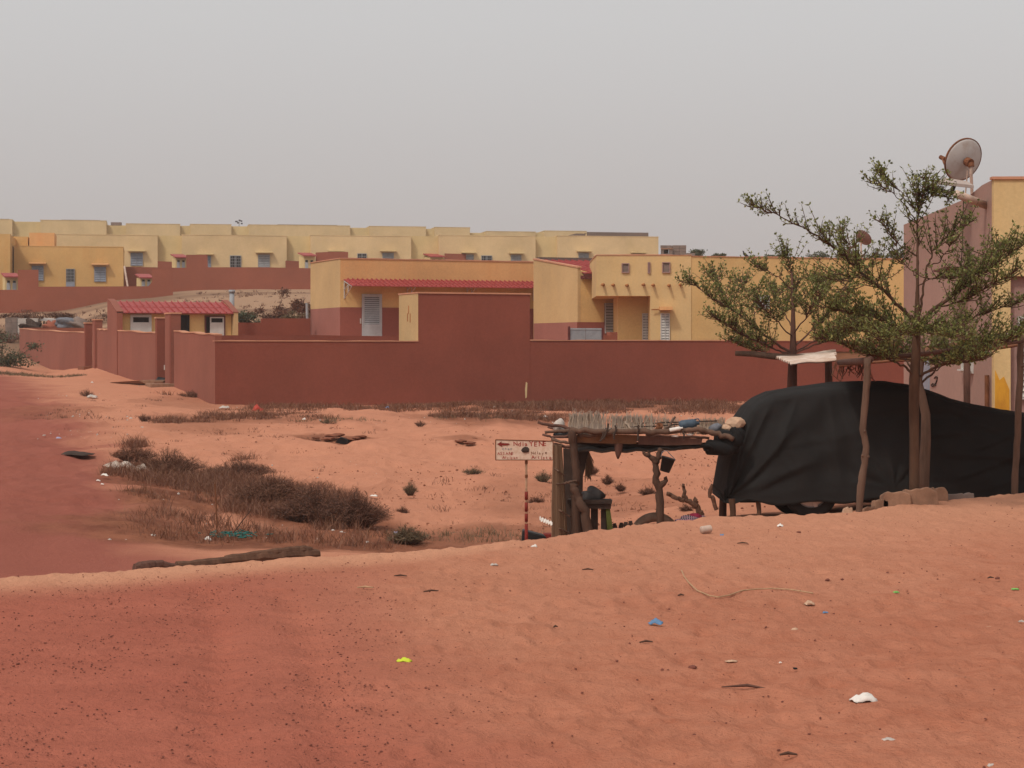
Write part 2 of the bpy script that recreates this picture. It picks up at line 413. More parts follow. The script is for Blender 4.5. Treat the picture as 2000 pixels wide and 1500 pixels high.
DIRT_SHADE = [  # px, py on the ground, half sizes in metres: bare brown earth under the dry scrub, plus shade painted by the near wall corner
 (430, 970, 1.7, 3.2, 1.0), (560, 990, 1.4, 2.8, 1.0), (660, 1012, 1.1, 2.2, 1.0), (310, 930, .8, 2.4, .9), (480, 1052, 2.4, 1.9, 1.0), (720, 1055, 2.0, 1.8, .9),
 (310, 1010, .8, 1.8, .8), (650, 852, 1.0, .8, .8), (910, 858, .7, .7, .6), (1000, 1040, 1.6, 1.5, .6), (390, 830, 1.6, 2.2, .45), (1000, 815, 4.0, 3.0, .75), (1250, 795, 5, 3, .7), (640, 1062, 3.0, 1.6, 1.0), (420, 1062, 2.6, 1.4, .9), (850, 1056, 2.2, 1.2, .7), (720, 796, 5, 1.4, .6), (470, 820, 2.2, 1.6, .7), (570, 822, 1.6, 1.2, .5), (700, 850, .6, .6, .7), (612, 852, .4, .4, .6), (235, 925, .4, 2.0, .7), (350, 790, 1.4, 4, .35), (1030, 960, 1.0, 2.0, .3), (1180, 950, 1.6, 2.5, .35), (1130, 1000, 2, 2, .4), (100, 800, 1.4, 3, .4)]
DIRT_SHADE = [(hit(a, b), c, d, e_) for a, b, c, d, e_ in DIRT_SHADE]
def dirt_shade_mask(X, Y):
    m = np.zeros_like(X)
    for p, rx, ry, a in DIRT_SHADE:
        q = np.sqrt(((X-p.x)/rx)**2+((Y-p.y)/ry)**2)+.5*fbm(X*.9, Y*.6, 3)
        m = np.maximum(m, a*sstep(1.25, .55, q))
    far = sstep(84, 98, Y)*(.45+.55*sstep(-.05, .25, fbm(X*.07, Y*.25+5, 3)))
    return np.maximum(m, far)
def make_ground():
    k1 = np.arange(-.30, .3001, .00085)
    kk = np.concatenate([-np.geomspace(20, .31, 40), k1, np.geomspace(.31, 20, 40)])
    LIM = 1200.0
    ya = [ -60, -25, -8, 0, 3, 4, 5]
    y = 5.6
    while y < 1000:
        ya.append(y)
        y *= 1.0042 if y < 26 else (1.003 if y < 70 else (1.02 if y < 240 else 1.25))
    ya = np.array(ya)
    KK, YY = np.meshgrid(kk, ya); XX = KK*np.maximum(YY, 3.0); XX = np.sign(XX)*np.where(np.abs(XX) > 300, 300+900*(1-np.exp(-(np.abs(XX)-300)/900)), np.abs(XX))
    Z = ground_h(XX, YY)
    nearw = np.clip(1-(YY-6)/45, 0, 1)
    rm, berm = road_mask(XX, YY)
    fine = .016*fbm(XX*1.9, YY*1.9, 2)+.013*fbm(XX*5.5+40, YY*4.6, 3)-.012*np.abs(fbm(XX*9, YY*7.5, 2))+.014*fbm(XX*15, YY*12, 2)
    Z = Z+fine*nearw*(1-.55*rm)+(.12*fbm(XX*.75+5, YY*.6, 4)-.07*np.abs(fbm(XX*1.9, YY*1.3+9, 3)))*sstep(22, 30, YY)*sstep(62, 50, YY)
    # old wheel tracks pressed in the red road
    for off in (-.55, -1.05, -2.9, -3.4):
        e = np.interp(YY, RE_Y, RE_X)+off+.08*np.sin(YY*.7)
        Z = Z-.040*np.exp(-((XX-e)/.12)**2)*(YY < 12.5)*(.7+.3*np.sin(YY*23+off*7))
    # footprints
    r = np.random.default_rng(5)
    for _ in range(330):
        fy = r.uniform(7, 19); fx = r.uniform(-.05, .29)*fy+r.uniform(-.3, .3)
        a = r.uniform(-.4, .4); s_ = r.uniform(.7, 1.2)
        i0 = np.searchsorted(ya, fy-.5); i1 = np.searchsorted(ya, fy+.5)
        if i1 <= i0: continue
        dx = XX[i0:i1]-fx; dy = YY[i0:i1]-fy
        q = ((dx*math.cos(a)+dy*math.sin(a))/(.06*s_))**2+((-dx*math.sin(a)+dy*math.cos(a))/(.14*s_))**2
        Z[i0:i1] += -.016*np.exp(-q)+.006*np.exp(-((np.sqrt(q)-1.6)**2)*4)
    dm = dirt_shade_mask(XX, YY)
    nr, nc = XX.shape
    co = np.stack([XX, YY, Z], -1).reshape(-1, 3).astype(np.float32)
    idx = np.arange(nr*nc).reshape(nr, nc)
    q = np.stack([idx[:-1, :-1], idx[:-1, 1:], idx[1:, 1:], idx[1:, :-1]], -1).reshape(-1, 4)
    rmq = (rm[:-1, :-1]+rm[1:, 1:])/2
    pxx = 1000+FPX*XX/np.maximum(YY, 3); ycr = crest_Y(pxx)
    pale = .55*sstep(-8, -.5, YY-ycr+1.5*fbm(XX*.4, YY*.3, 3))*sstep(1.5, .0, YY-ycr)*sstep(250, 1300, pxx)
    berm = np.maximum(berm*np.clip(1-(pxx-900)/500, .0, 1), pale)
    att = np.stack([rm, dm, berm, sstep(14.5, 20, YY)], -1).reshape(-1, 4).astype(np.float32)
    for name, sel in (('sand_ground', (rmq <= .5).reshape(-1)), ('dirt_road', (rmq > .5).reshape(-1))):
        qs = q[sel]; used = np.zeros(nr*nc, bool); used[qs.reshape(-1)] = True
        remap = np.cumsum(used)-1; vs = co[used]; qs = remap[qs]
        me = bpy.data.meshes.new(name); me.vertices.add(len(vs)); me.vertices.foreach_set('co', vs.reshape(-1))
        me.loops.add(len(qs)*4); me.loops.foreach_set('vertex_index', qs.reshape(-1).astype(np.int32))
        me.polygons.add(len(qs)); me.polygons.foreach_set('loop_start', np.arange(0, len(qs)*4, 4, dtype=np.int32))
        me.update(calc_edges=True)
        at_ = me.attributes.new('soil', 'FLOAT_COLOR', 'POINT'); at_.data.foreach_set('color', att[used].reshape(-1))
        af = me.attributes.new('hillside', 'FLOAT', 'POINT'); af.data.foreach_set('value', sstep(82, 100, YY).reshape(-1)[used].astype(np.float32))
        me.polygons.foreach_set('use_smooth', np.ones(len(qs), bool))
        me.materials.append(M['soil']); o = bpy.data.objects.new(name, me); COL.objects.link(o); tag(o, kind='structure')
def soil_mat():
    m, nt, b = newmat('soil')
    a = N(nt, 'ShaderNodeAttribute', attribute_name='soil'); sp = N(nt, 'ShaderNodeSeparateColor'); nt.links.new(a.outputs['Color'], sp.inputs[0])
    n1 = ramp(nt, noise(nt, .5, 6, .65), .35, .7)
    sand = mixc(nt, n1, (.445, .177, .107), (.39, .146, .086))
    sand = mixc(nt, ramp(nt, noise(nt, 3.2, 5, .7, (1, .7, 1)), .45, .8), sand, (.35, .115, .064))
    dk = ramp(nt, noise(nt, 7.5, 4, .65), .56, .70)
    fk = N(nt, 'ShaderNodeMath', operation='MULTIPLY'); nt.links.new(dk, fk.inputs[0]); fk.inputs[1].default_value = .45
    sand = mixc(nt, fk.outputs[0], sand, (.32, .100, .055))  # shading of small ripples put into the sand colour as dark blotches
    road = mixc(nt, ramp(nt, noise(nt, .9, 5, .65), .35, .7), (.40, .128, .083), (.35, .104, .068))
    road = mixc(nt, ramp(nt, noise(nt, 9, 4, .7), .55, .8), road, (.25, .072, .054))
    dirt = mixc(nt, ramp(nt, noise(nt, 1.6, 6, .7, (1, .6, 1)), .38, .66), (.15, .054, .031), (.28, .108, .060))
    road = mixc(nt, ramp(nt, noise(nt, 2.2, 5, .7, (.5, 1, 1)), .35, .7), road, sc((.34, .104, .068), .92))
    old = mixc(nt, ramp(nt, noise(nt, .6, 6, .7, (1, .5, 1)), .35, .68), (.30, .096, .068), (.265, .082, .057))
    road = mixc(nt, a.outputs['Alpha'], road, old)
    pt_ = ramp(nt, noise(nt, 1.3, 7, .75, (1, .55, 1)), .50, .68); fp = N(nt, 'ShaderNodeMath', operation='MULTIPLY'); nt.links.new(pt_, fp.inputs[0]); fp.inputs[1].default_value = .5
    sand = mixc(nt, fp.outputs[0], sand, (.31, .108, .063))
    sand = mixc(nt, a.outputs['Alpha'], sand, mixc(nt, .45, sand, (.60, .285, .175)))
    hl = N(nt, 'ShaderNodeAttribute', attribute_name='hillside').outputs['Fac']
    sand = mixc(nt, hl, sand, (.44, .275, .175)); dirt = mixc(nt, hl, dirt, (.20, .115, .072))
    c = mixc(nt, sp.outputs[0], sand, road)
    c = mixc(nt, sp.outputs[2], c, mixc(nt, .7, sand, (.58, .295, .18)))
    c = mixc(nt, sp.outputs[1], c, dirt)
    speck = ramp(nt, noise(nt, 55, 2, .6), .62, .70)
    f = N(nt, 'ShaderNodeMath', operation='MULTIPLY'); nt.links.new(speck, f.inputs[0]); f.inputs[1].default_value = .5
    c = mixc(nt, f.outputs[0], c, (.17, .06, .042))
    nt.links.new(c, b.inputs['Base Color']); b.inputs['Roughness'].default_value = 1; b.inputs['Specular IOR Level'].default_value = .05
    h1 = noise(nt, 18, 5, .7, (1, .8, 1)); h2 = noise(nt, 70, 3, .7)
    ad = N(nt, 'ShaderNodeMath', operation='MULTIPLY_ADD'); nt.links.new(h2, ad.inputs[0]); ad.inputs[1].default_value = .4; nt.links.new(h1, ad.inputs[2])
    bump(nt, b, ad.outputs[0], .75, .035)
soil_mat()
make_ground()

# ------------------------------------------------------------------ compound frame
class Fr:
    def __init__(s, ox, oy, ang):
        s.o = (ox, oy); s.u = (math.cos(ang), math.sin(ang)); s.w = (-math.sin(ang), math.cos(ang)); s.ang = ang
    def P(s, a, t, z): return (s.o[0]+a*s.u[0]+t*s.w[0], s.o[1]+a*s.u[1]+t*s.w[1], z)
    def s_at(s, px, t=0):
        k = (px-1000)/FPX; ox, oy, _ = s.P(0, t, 0); return (k*oy-ox)/(s.u[0]-k*s.u[1])
    def t_at(s, px, a=0):
        k = (px-1000)/FPX; ox, oy, _ = s.P(a, 0, 0); return (k*oy-ox)/(s.w[0]-k*s.w[1])
    def z(s, py, a, t=0): return zy(py, s.P(a, t, 0)[1])
    def box(s, mb, a0, a1, t0, t1, z0, z1, z0b=None, z1b=None):
        """box in the frame; z1b/z0b: heights at the far t side"""
        za, zb = (z1, z1 if z1b is None else z1b)
        return mb.hexa([s.P(a0, t0, z0), s.P(a1, t0, z0), s.P(a1, t1, z0), s.P(a0, t1, z0), s.P(a0, t0, za), s.P(a1, t0, za), s.P(a1, t1, zb), s.P(a0, t1, zb)])
    def poly(s, mb, pts, t0, t1):    # polygon in (a, z) extruded along t
        off = Vector(s.P(0, t1, 0))-Vector(s.P(0, t0, 0))
        return mb.prism([s.P(a, t0, z) for a, z in pts], off)
    def polyt(s, mb, pts, a0, a1):   # polygon in (t, z) extruded along s
        off = Vector(s.P(a1, 0, 0))-Vector(s.P(a0, 0, 0))
        return mb.prism([s.P(a0, t, z) for t, z in pts], off)
ANG = math.atan2(.374, .927)
C = Fr(-8.86, 57.0, ANG)
def FB(fr, *a, **k): return fr.box(MB(), *a, **k)
G0 = -1.0     # how far footings go into the ground

def uneven(fr, mb, a0, a1, t0, t1, z, h, seed):
    rn = random.Random(seed); n = max(4, int((a1-a0)/.45)); p = [(a0+(a1-a0)*i/n, rn.uniform(-.012, .012)) for i in range(n+1)]
    return fr.poly(mb, [(a, z+.001) for a, d in p]+[(a, z+h+d) for a, d in reversed(p)], t0, t1)
# --- front boundary wall, left stretch, tall block, right stretch
sA, sB = C.s_at(817), C.s_at(1035); sE = C.s_at(1800)
r = thing('boundary_wall', 'long dark red boundary wall left of the tall block, around the near corner', 'wall', C.P(0, 0, -.2))
FB(C, .002, sA, -.004, .2, -1.0, C.z(667, 3)).build('wall_panel', 'red_plaster', r)
uneven(C, MB(), -.02, sA, -.025, .225, C.z(667, 3), .035, 1).build('coping', 'coping', r)
r = thing('boundary_wall', 'long dark red boundary wall running right from the tall block to the trees', 'wall', C.P(sB, 0, -.2))
FB(C, sB, sE, .01, .21, -1.0, C.z(666, 16)).build('wall_panel', 'red_plaster', r)
uneven(C, MB(), sB, sE, -.015, .235, C.z(666, 16), .03, 2).build('coping', 'coping', r)
r = thing('latrine_block', 'tall dark red block with pale yellow side standing in the boundary wall', 'outhouse', C.P((sA+sB)/2, 1, -.2))
zt = C.z(573, sA)
FB(C, sA, sB, 0, 1.85, -1.0, zt).build('wall', 'red_plaster', r)
FB(C, sA-.012, sA, .004, 1.85, -1.0, zt).build('side_wall', 'yellow_side', r)
FB(C, sA-.03, sB+.03, -.03, 1.88, zt, zt+.045).build('coping', 'coping', r)
mb = MB()
for a0, b0, a1, b1 in ((799, 597, 799, 613), (797, 612, 797, 628), (802, 612, 802, 630)):
    t = C.t_at(a0, sA); z1, z0 = C.z(b0, sA, t), C.z(b1, sA, t)
    C.box(mb, sA-.022, sA-.012, t-.03, t+.03, z0, z1)
mb.build('crack', 'rust_stain', r)
mb = MB(); a = C.s_at(1026); C.poly(mb, [(a, C.z(778, a)), (a+.05, C.z(776, a)), (a+.07, C.z(748, a)), (a+.02, C.z(746, a)), (a-.01, C.z(760, a))], -.008, 0); mb.build('bare_patch', 'cream', r)
# sealed joint between block and right stretch
# --- left side of the compound (recedes along +t at s=0)
def side_wall(label, pA, pB, yA, yB, name='boundary_wall'):
    tA, tB = max(0.0, C.t_at(pA)), C.t_at(pB)
    zA, zB = C.z(yA, 0, tA), C.z(yB, 0, tB)
    r = thing(name, label, 'wall', C.P(0, (tA+tB)/2, gz(*C.P(0, (tA+tB)/2, 0)[:2])))
    n = 8; pts = [(tA, -1.0)]+[(tA+(tB-tA)*i/n, zA+(zB-zA)*(i/n)+.02*math.sin(i*1.9)) for i in range(n+1)]+[(tB, -1.0)]
    mb = MB(); C.polyt(mb, pts, 0, .2); mb.build('wall_panel', 'red_side', r)
    mb = MB()
    tp = pts[1:-1]
    C.polyt(mb, [(t, z+.002) for t, z in tp]+[(t, z+.04) for t, z in reversed(tp)], -.02, .22); mb.build('coping', 'coping', r)
    return r
side_wall('pinkish red side wall panel from the near corner to the second gate', 420, 340, 655, 648)
side_wall('pinkish red side wall panel between the two gates, below the tiled cabins', 308, 213, 652, 645)
side_wall('farthest pinkish red side wall panel, left of the first gate', 168, 38, 651, 643)
side_wall('short pinkish red wall panel just right of the far gate', 211, 190, 645.5, 644)
# the far panel turns a corner and closes the compound behind
tE = C.t_at(38)
FB(C, .2, 12, tE-.2, tE, -.6, C.z(640, 0, tE)).build('back_wall', 'red_far', None, C.P(5, tE, 0)); tag(bpy.data.objects['back_wall'], 'low red rear wall seen over the side wall beside the shacks', 'wall')
def gate(label, pL, pR, ytopL, ytopR, pst, lab2):
    # pL: far post pixel span, pR: near post pixel span
    r = thing('gate', label, 'gate', C.P(0, (C.t_at(pL[0])+C.t_at(pR[0]))/2, .4))
    tL = C.t_at(pL[0]); tR = C.t_at(pR[0])
    zL = C.z(ytopL, 0, tL); zR = C.z(ytopR, 0, tR)
    aL = C.s_at(pL[1], tL)
    FB(C, -.03, max(.25, aL), tL-.02, tL+.28, -.4, zL).build('pillar', 'red_plaster', r)
    FB(C, -.06, max(.25, aL)+.03, tL-.05, tL+.31, zL, zL+.05).build('coping', 'coping', r)
    tR2 = C.t_at(pR[1])
    aR = C.s_at(pR[2], tR2)
    FB(C, -.03, aR, tR2, tR, -.6, zR).build('pillar', 'red_side', r)
    FB(C, -.06, aR+.03, tR2-.03, tR+.03, zR, zR+.05).build('coping', 'coping', r)
    for q in range(2):
        t0, t1 = tR+(tL-.05-tR)*q/2, tR+(tL-.05-tR)*(q+1)/2
        d = FB(C, .28, .33, t0+.01, t1-.01, -.2, min(zL, zR)-.15).build('gate_leaf', 'grey_metal', r)
    mb = MB()
    C.box(mb, -.35, .28, tR+.05, tL-.1, -.6, gz(*C.P(0, (tL+tR)/2, 0)[:2])+.05); mb.build('threshold', 'dirt_clod', r)
    mb = MB(); C.box(mb, -.045, -.03, tR2-.001, tR2+.22, -.4, zR-.02); mb.build('pillar_face', 'red_plaster', r)
    return r
gate('nearer compound gate with grey leaves between tall red pillars', (308, 324), (324, 336, 353), 622, 614, 0, '')
gate('farther compound gate with narrow grey leaves between red pillars', (168, 178), (182, 188, 200), 632, 626, 0, '')
# ramp at the near gate
mb = MB(); t0, t1 = C.t_at(308), C.t_at(332)
p = [hit(215, 748), hit(300, 752), hit(335, 752)]
zz = gz(*C.P(0, t0, 0)[:2])
mb.prism([(p[0].x, p[0].y, p[0].z-.1), (p[1].x, p[1].y, p[1].z-.1), (p[1].x+.4, p[1].y, p[1].z+.16), (p[1].x-.5, p[1].y, p[1].z+.15), (p[0].x, p[0].y, p[0].z+.02)], (.4, 3.0, 0))
mb.build('ramp', 'concrete', None, tuple(p[1])); tag(bpy.data.objects['ramp'], 'low dusty concrete ramp leading to the nearer gate', 'ramp')
q = hit(312, 757); mb = MB(); mb.box((q.x, q.y+.6, q.z+.02), (1.0, .9, .2), ANG); mb.build('step', 'concrete', None, tuple(q), bevel=.02); tag(bpy.data.objects['step'], 'low concrete step in front of the nearer gate pillar', 'step')
q = hit(318, 748); lump('cement_bag', 'black_plastic', q, (.55, .4, .25), 'crumpled dark sack lying on the step by the nearer gate', 'sack', seed=4)
mb = MB(); q = hit(326, 750); mb.tube([(q.x, q.y-.1, q.z-.1), (q.x+.05, q.y-.1, q.z+.55)], .03, 6); mb.box((q.x+.02, q.y-.1, q.z+.55), (.2, .06, .16)); mb.build('meter_post', 'grey_scrap', None, tuple(q)); tag(bpy.data.objects['meter_post'], 'small grey post with box standing in the nearer gateway', 'post')

# ---------------------------------------------------------- generic opening pieces
def ring(fr, mb, a0, a1, z0, z1, t0, t1, w):
    fr.box(mb, a0-w, a0, t0, t1, z0-w, z1+w); fr.box(mb, a1, a1+w, t0, t1, z0-w, z1+w)
    fr.box(mb, a0, a1, t0, t1, z1, z1+w); fr.box(mb, a0, a1, t0, t1, z0-w, z0)
def window(fr, root, pxl, pxr, pyt, pyb, t, slats=6, mat='grey_metal', canopy=False, single=False, pane='dark_glass', bars=0, cmat='orange_dust', halves=2):
    a0, a1 = fr.s_at(pxl, t), fr.s_at(pxr, t); am = (a0+a1)/2
    z1, z0 = fr.z(pyt, am, t), fr.z(pyb, am, t); w = max(.03, (a1-a0)*.05)
    mb = MB(); fr.box(mb, a0, a1, t-.012, t+.06, z0, z1); wi = mb.build('window', pane, root)
    mb = MB(); ring(fr, mb, a0+w, a1-w, z0+w, z1-w, t-.06, t-.012, w)
    if halves == 2: fr.box(mb, am-w*.4, am+w*.4, t-.06, t-.012, z0+w, z1-w)
    mb.build('frame', mat, wi)
    if slats:
        h = (z1-z0-2*w)/slats
        mbs = MB()
        for i in range(slats):
            zc = z0+w+h*(i+.5)
            pts = [(t-.05, zc-h*.42), (t-.045, zc-h*.30), (t-.014, zc+h*.42), (t-.019, zc+h*.30)]
            if single:
                m1 = MB(); fr.polyt(m1, pts, a0+w, a1-w); m1.build('slat', mat, wi)
            else: fr.polyt(mbs, pts, a0+w, a1-w)
        if not single: mbs.build('louvre', mat, wi)
    if bars:
        mbs = MB()
        for i in range(bars):
            a = a0+(a1-a0)*(i+1)/(bars+1); fr.box(mbs, a-.012, a+.012, t-.05, t-.03, z0, z1)
        for i in range(3):
            z = z0+(z1-z0)*(i+1)/4; fr.box(mbs, a0, a1, t-.047, t-.033, z-.012, z+.012)
        mbs.build('bar', mat, wi)
    if canopy:
        e = (a1-a0)*.22; hh = (z1-z0)*.07
        mb = MB(); fr.box(mb, a0-e, a1+e, t-.45, t, z1+hh*1.5, z1+hh*2.8, None, z1+hh*3.4); mb.build('canopy', cmat, root)
    return wi
def door(fr, root, pxl, pxr, pyt, zb, t, mat='light_metal', top=.25, slats=8, ajar=False):
    a0, a1 = fr.s_at(pxl, t), fr.s_at(pxr, t); am = (a0+a1)/2; z1 = fr.z(pyt, am, t); w = .05
    mb = MB(); fr.box(mb, a0, a1, t-.01, t+.05, zb, z1); d = mb.build('door', 'dark_hole', root)
    mb = MB(); ring(fr, mb, a0, a1, zb, z1, t-.06, t-.0101, w); mb.build('frame', 'tile_dark' if ajar else mat, d)
    zt_ = z1-(z1-zb)*top; x0 = a0+(a1-a0)*(.22 if ajar else 0)
    mb = MB(); fr.box(mb, x0, a1, t-.05, t-.011, zb, zt_); fr.box(mb, x0, x0+w, t-.05, t-.011, zt_, z1); fr.box(mb, a1-w, a1, t-.05, t-.011, zt_, z1); fr.box(mb, x0, a1, t-.052, t-.011, z1-w, z1)
    mb.build('leaf', mat, d)
    if slats:
        h = (z1-zt_)/slats; mb = MB()
        for i in range(slats):
            zc = zt_+h*(i+.5); fr.polyt(mb, [(t-.048, zc-h*.4), (t-.042, zc-h*.3), (t-.012, zc+h*.4), (t-.018, zc+h*.3)], a0+w, a1-w)
        mb.build('louvre', mat, d)
    return d
def tile_roof(fr, root, a0, a1, n, t0, z0, t1, z1, mat='tile_red', lap=True):
    """sheet roof from eave (t0,z0) to top (t1,z1): n separate panels with raised ribs"""
    w = (a1-a0)/n
    for i in range(n):
        mb = MB(); b = a0+i*w; th = .03
        for q, (p0, p1) in enumerate(((0, .5), (.5, 1.0))):
            ta, tb = t0+(t1-t0)*p0, t0+(t1-t0)*p1; za, zb = z0+(z1-z0)*p0, z0+(z1-z0)*p1
            dz = .018*q
            fr.box(mb, b+.004, b+w*.80, ta, tb, za-th+dz, za+dz) if False else mb.hexa([fr.P(b+.004, ta, za-th+dz), fr.P(b+w*.8, ta, za-th+dz), fr.P(b+w*.8, tb, zb-th+dz), fr.P(b+.004, tb, zb-th+dz),
                     fr.P(b+.004, ta, za+dz), fr.P(b+w*.8, ta, za+dz), fr.P(b+w*.8, tb, zb+dz), fr.P(b+.004, tb, zb+dz)])
            mb.hexa([fr.P(b+w*.8, ta, za-th+dz), fr.P(b+w, ta, za-th+dz), fr.P(b+w, tb, zb-th+dz), fr.P(b+w*.8, tb, zb-th+dz),
                     fr.P(b+w*.84, ta, za+.055+dz), fr.P(b+w*.96, ta, za+.055+dz), fr.P(b+w*.96, tb, zb+.055+dz), fr.P(b+w*.84, tb, zb+.055+dz)])
        mb.build('roof_panel', mat, root)

# ---------------------------------------------------------- tiled latrine cabins by the side wall
tF = C.t_at(225)-.3
r = thing('latrine_cabins', 'small yellow cabins with pink-red tiled roof and three white doors', 'outhouse', C.P(2.3, tF, .3))
a1 = C.s_at(462, tF)
zE = C.z(611, 2, tF); zR = C.z(592, 2, tF+1.6)
mb = MB(); C.polyt(mb, [(tF, -.5), (tF+1.6, -.5), (tF+1.6, zR-.03), (tF, zE-.04)], .2, a1-.2); mb.build('wall', 'yellow', r)
for nm, b0, b1, mt in (('gable_wall', -.04, .18, 'red_side'), ('gable_wall', a1-.18, a1, 'yellow_side')):
    mb = MB(); C.polyt(mb, [(tF-.25, -.5), (tF+1.75, -.5), (tF+1.75, zR+.06), (tF+1.6, zR+.12), (tF+1.1, zR+.03), (tF-.25, zE-.02 if b0 < 0 else zE+.02)], b0, b1); mb.build(nm, mt, r)
mb = MB(); C.polyt(mb, [(tF+1.6, zR+.121), (tF+1.1, zR+.031), (tF-.27, zE+.021), (tF-.27, zE+.05), (tF+1.1, zR+.06), (tF+1.6, zR+.15)], -.06, .20); mb.build('gable_coping', 'red_side', r)
mb = MB(); C.polyt(mb, [(tF+1.6, zR+.121), (tF+1.1, zR+.031), (tF-.27, zE+.021), (tF-.27, zE+.05), (tF+1.1, zR+.06), (tF+1.6, zR+.15)], a1-.2, a1+.02); mb.build('gable_coping', 'red_side', r)
tile_roof(C, r, .19, a1-.19, 17, tF-.28, zE, tF+1.55, zR+.03)
zb = C.z(662, 2, tF)
door(C, r, 257, 293, 617, zb, tF, 'white_metal', .28, 0)
door(C, r, 353, 367, 618, zb, tF, 'dark_hole', .5, 0)
door(C, r, 402, 437, 619, zb, tF, 'white_metal', .25, 0, ajar=True)
for pl in ((380, 620),):
    pass
# vent pipe behind the cabins
q = at(453, 572, 76); mb = MB(); mb.lathe([(.001, 0), (.10, 0), (.10, -1.3), (.001, -1.3)], (q[0], q[1], q[2]+.05), n=14); mb.lathe([(.001, 0), (.13, 0), (.13, -.12), (.001, -.12)], (q[0], q[1], q[2]+.12), n=14)
mb.build('vent_pipe', 'grey_metal', None, (q[0], q[1], q[2]-1.2), True); tag(bpy.data.objects['vent_pipe'], 'grey vent pipe rising behind the right end of the tiled cabins', 'pipe')

# inner walls of the compound
def inner_wall(label, p0, p1, pts, t):
    r = MB(); a0 = C.s_at(p0, t)
    zz = [(C.s_at(px, t), C.z(py, C.s_at(px, t), t)) for px, py in pts]
    C.poly(r, [(zz[0][0], -1)]+zz+[(zz[-1][0], -1)], t, t+.18)
    o = r.build('inner_wall', 'red_plaster', None, C.P(a0, t, 0)); tag(o, label, 'wall')
inner_wall('dark red inner wall just behind the front boundary wall', 425, 790, [(425, 655), (600, 654.5), (790, 657)], 6.0)
inner_wall('dark red stepped inner wall between the cabins and the long house', 463, 606, [(455, 630), (511, 630), (511, 622), (606, 622)], 19.0)

# ---------------------------------------------------------- long house with awning
L = Fr((665-1000)/FPX*75, 75.0, ANG)
zt = L.z(505.5, 0); dL = L.t_at(607); zd = L.z(600, 0); aR = 11.0
r = thing('long_house', 'long yellow house with red dado and red sheet awning over its door', 'house', L.P(4, 1, 1.4))
FB(L, 0, aR, 0, dL, -.6, zt).build('wall', 'yellow', r)
FB(L, -.012, 0, .002, dL, zd, zt-.001).build('side_wall', 'yellow_side', r)
zaw = L.z(546, 0)
FB(L, 0, aR, -.012, 0, zaw-.05, zt).build('facade_band', 'orange_dust', r)
FB(L, -.02, aR, -.02, 0, -.6, zd).build('dado', 'dado_red', r)
FB(L, -.022, -.012, .0, dL, -.6, zd).build('side_dado', 'dado_pink', r)
uneven(L, MB(), -.04, aR, -.04, dL+.03, zt, .045, 3).build('coping', 'coping', r)
ze = L.z(557, 4, -1.2)
tile_roof(L, r, .12, L.s_at(1046, 0), 42, -1.15, zaw-.26, -.013, zaw)
for px in (672, 795, 912, 1041):
    a = L.s_at(px); mb = MB()
    for p0, p1 in (((-.03, zaw-.02), (-.03, zaw-.75)), ((-.03, zaw-.75), (-1.0, zaw-.3)), ((-1.05, zaw-.3), (-.03, zaw-.07)), ((-.03, zaw-.4), (-.55, zaw-.24)), ((-.55, zaw-.52), (-.55, zaw-.22))):
        mb.tube([L.P(a, p0[0], p0[1]), L.P(a, p1[0], p1[1])], .018, 5)
    mb.build('awning_bracket', 'white_metal', r)
a = L.s_at(709), L.s_at(745); zb = L.z(668, 1)
door(L, r, 709, 743, 577, zb, -.02, 'light_metal', .62, 14)
mb = MB(); aa = L.s_at(705); L.box(mb, aa-.05, aa, -.05, -.02, L.z(632, 1), L.z(622, 1)); mb.build('switch_box', 'grey_scrap', r)
mb = MB(); q = L.P(-.1, dL*.95, 0); mb.tube([(q[0], q[1], -.6), (q[0]-.12, q[1], L.z(592, 0, dL))], .06, 8); mb.build('downpipe', 'grey_metal', r)

# ---------------------------------------------------------- middle house with tiled shed roof
D = Fr((1128-1000)/FPX*72, 72.0, ANG)
dD = D.t_at(1043); z0n = D.z(523, 0); z0f = D.z(507, 0, dD); zd = D.z(629, 0)
r = thing('shed_roof_house', 'yellow house with sloping red tiled roof and pinkish dado beside the long house', 'house', D.P(2, 2, .9))
mb = MB(); D.polyt(mb, [(0, -.6), (dD, -.6), (dD, z0f-.12), (0, z0n-.12-.02)], .12, 7); mb.build('wall', 'yellow', r)
mb = MB(); D.polyt(mb, [(-.01, -.6), (dD+.05, -.6), (dD+.05, z0f), (-.01, z0n)], 0, .12); mb.build('gable_wall', 'yellow_side', r)
mb = MB(); D.polyt(mb, [(-.05, z0n), (dD+.05, z0f), (dD+.05, z0f+.05), (-.05, z0n+.05)], -.03, .16); mb.build('gable_coping', 'coping', r)
FB(D, -.012, 0, -.011, dD, -.6, zd).build('side_dado', 'dado_pink', r)
FB(D, -.02, 7, -.02, 0, -.6, zd).build('dado', 'dado_red', r)
mb = MB(); D.polyt(mb, [(dD-.1, z0f-.1), (dD+.1, z0f-.1), (dD+.1, z0f+.1), (dD-.1, z0f+.1)], .17, 7); mb.build('parapet', 'grey_roof', r)
zee = D.z(533, 0.5, -.35)
tile_roof(D, r, .17, 6.5, 22, -.3, zee, dD-.12, z0f-.05)
mb = MB(); D.box(mb, .13, 6.5, -.34, -.29, zee-.10, zee-.032); D.box(mb, .13, .5, -.34, .05, zee-.22, zee-.1); mb.build('fascia', 'tile_dark', r)
window(D, r, 1181, 1211, 592, 651, -.02, 10, 'light_metal', single=True, pane='dark_hole', halves=1)
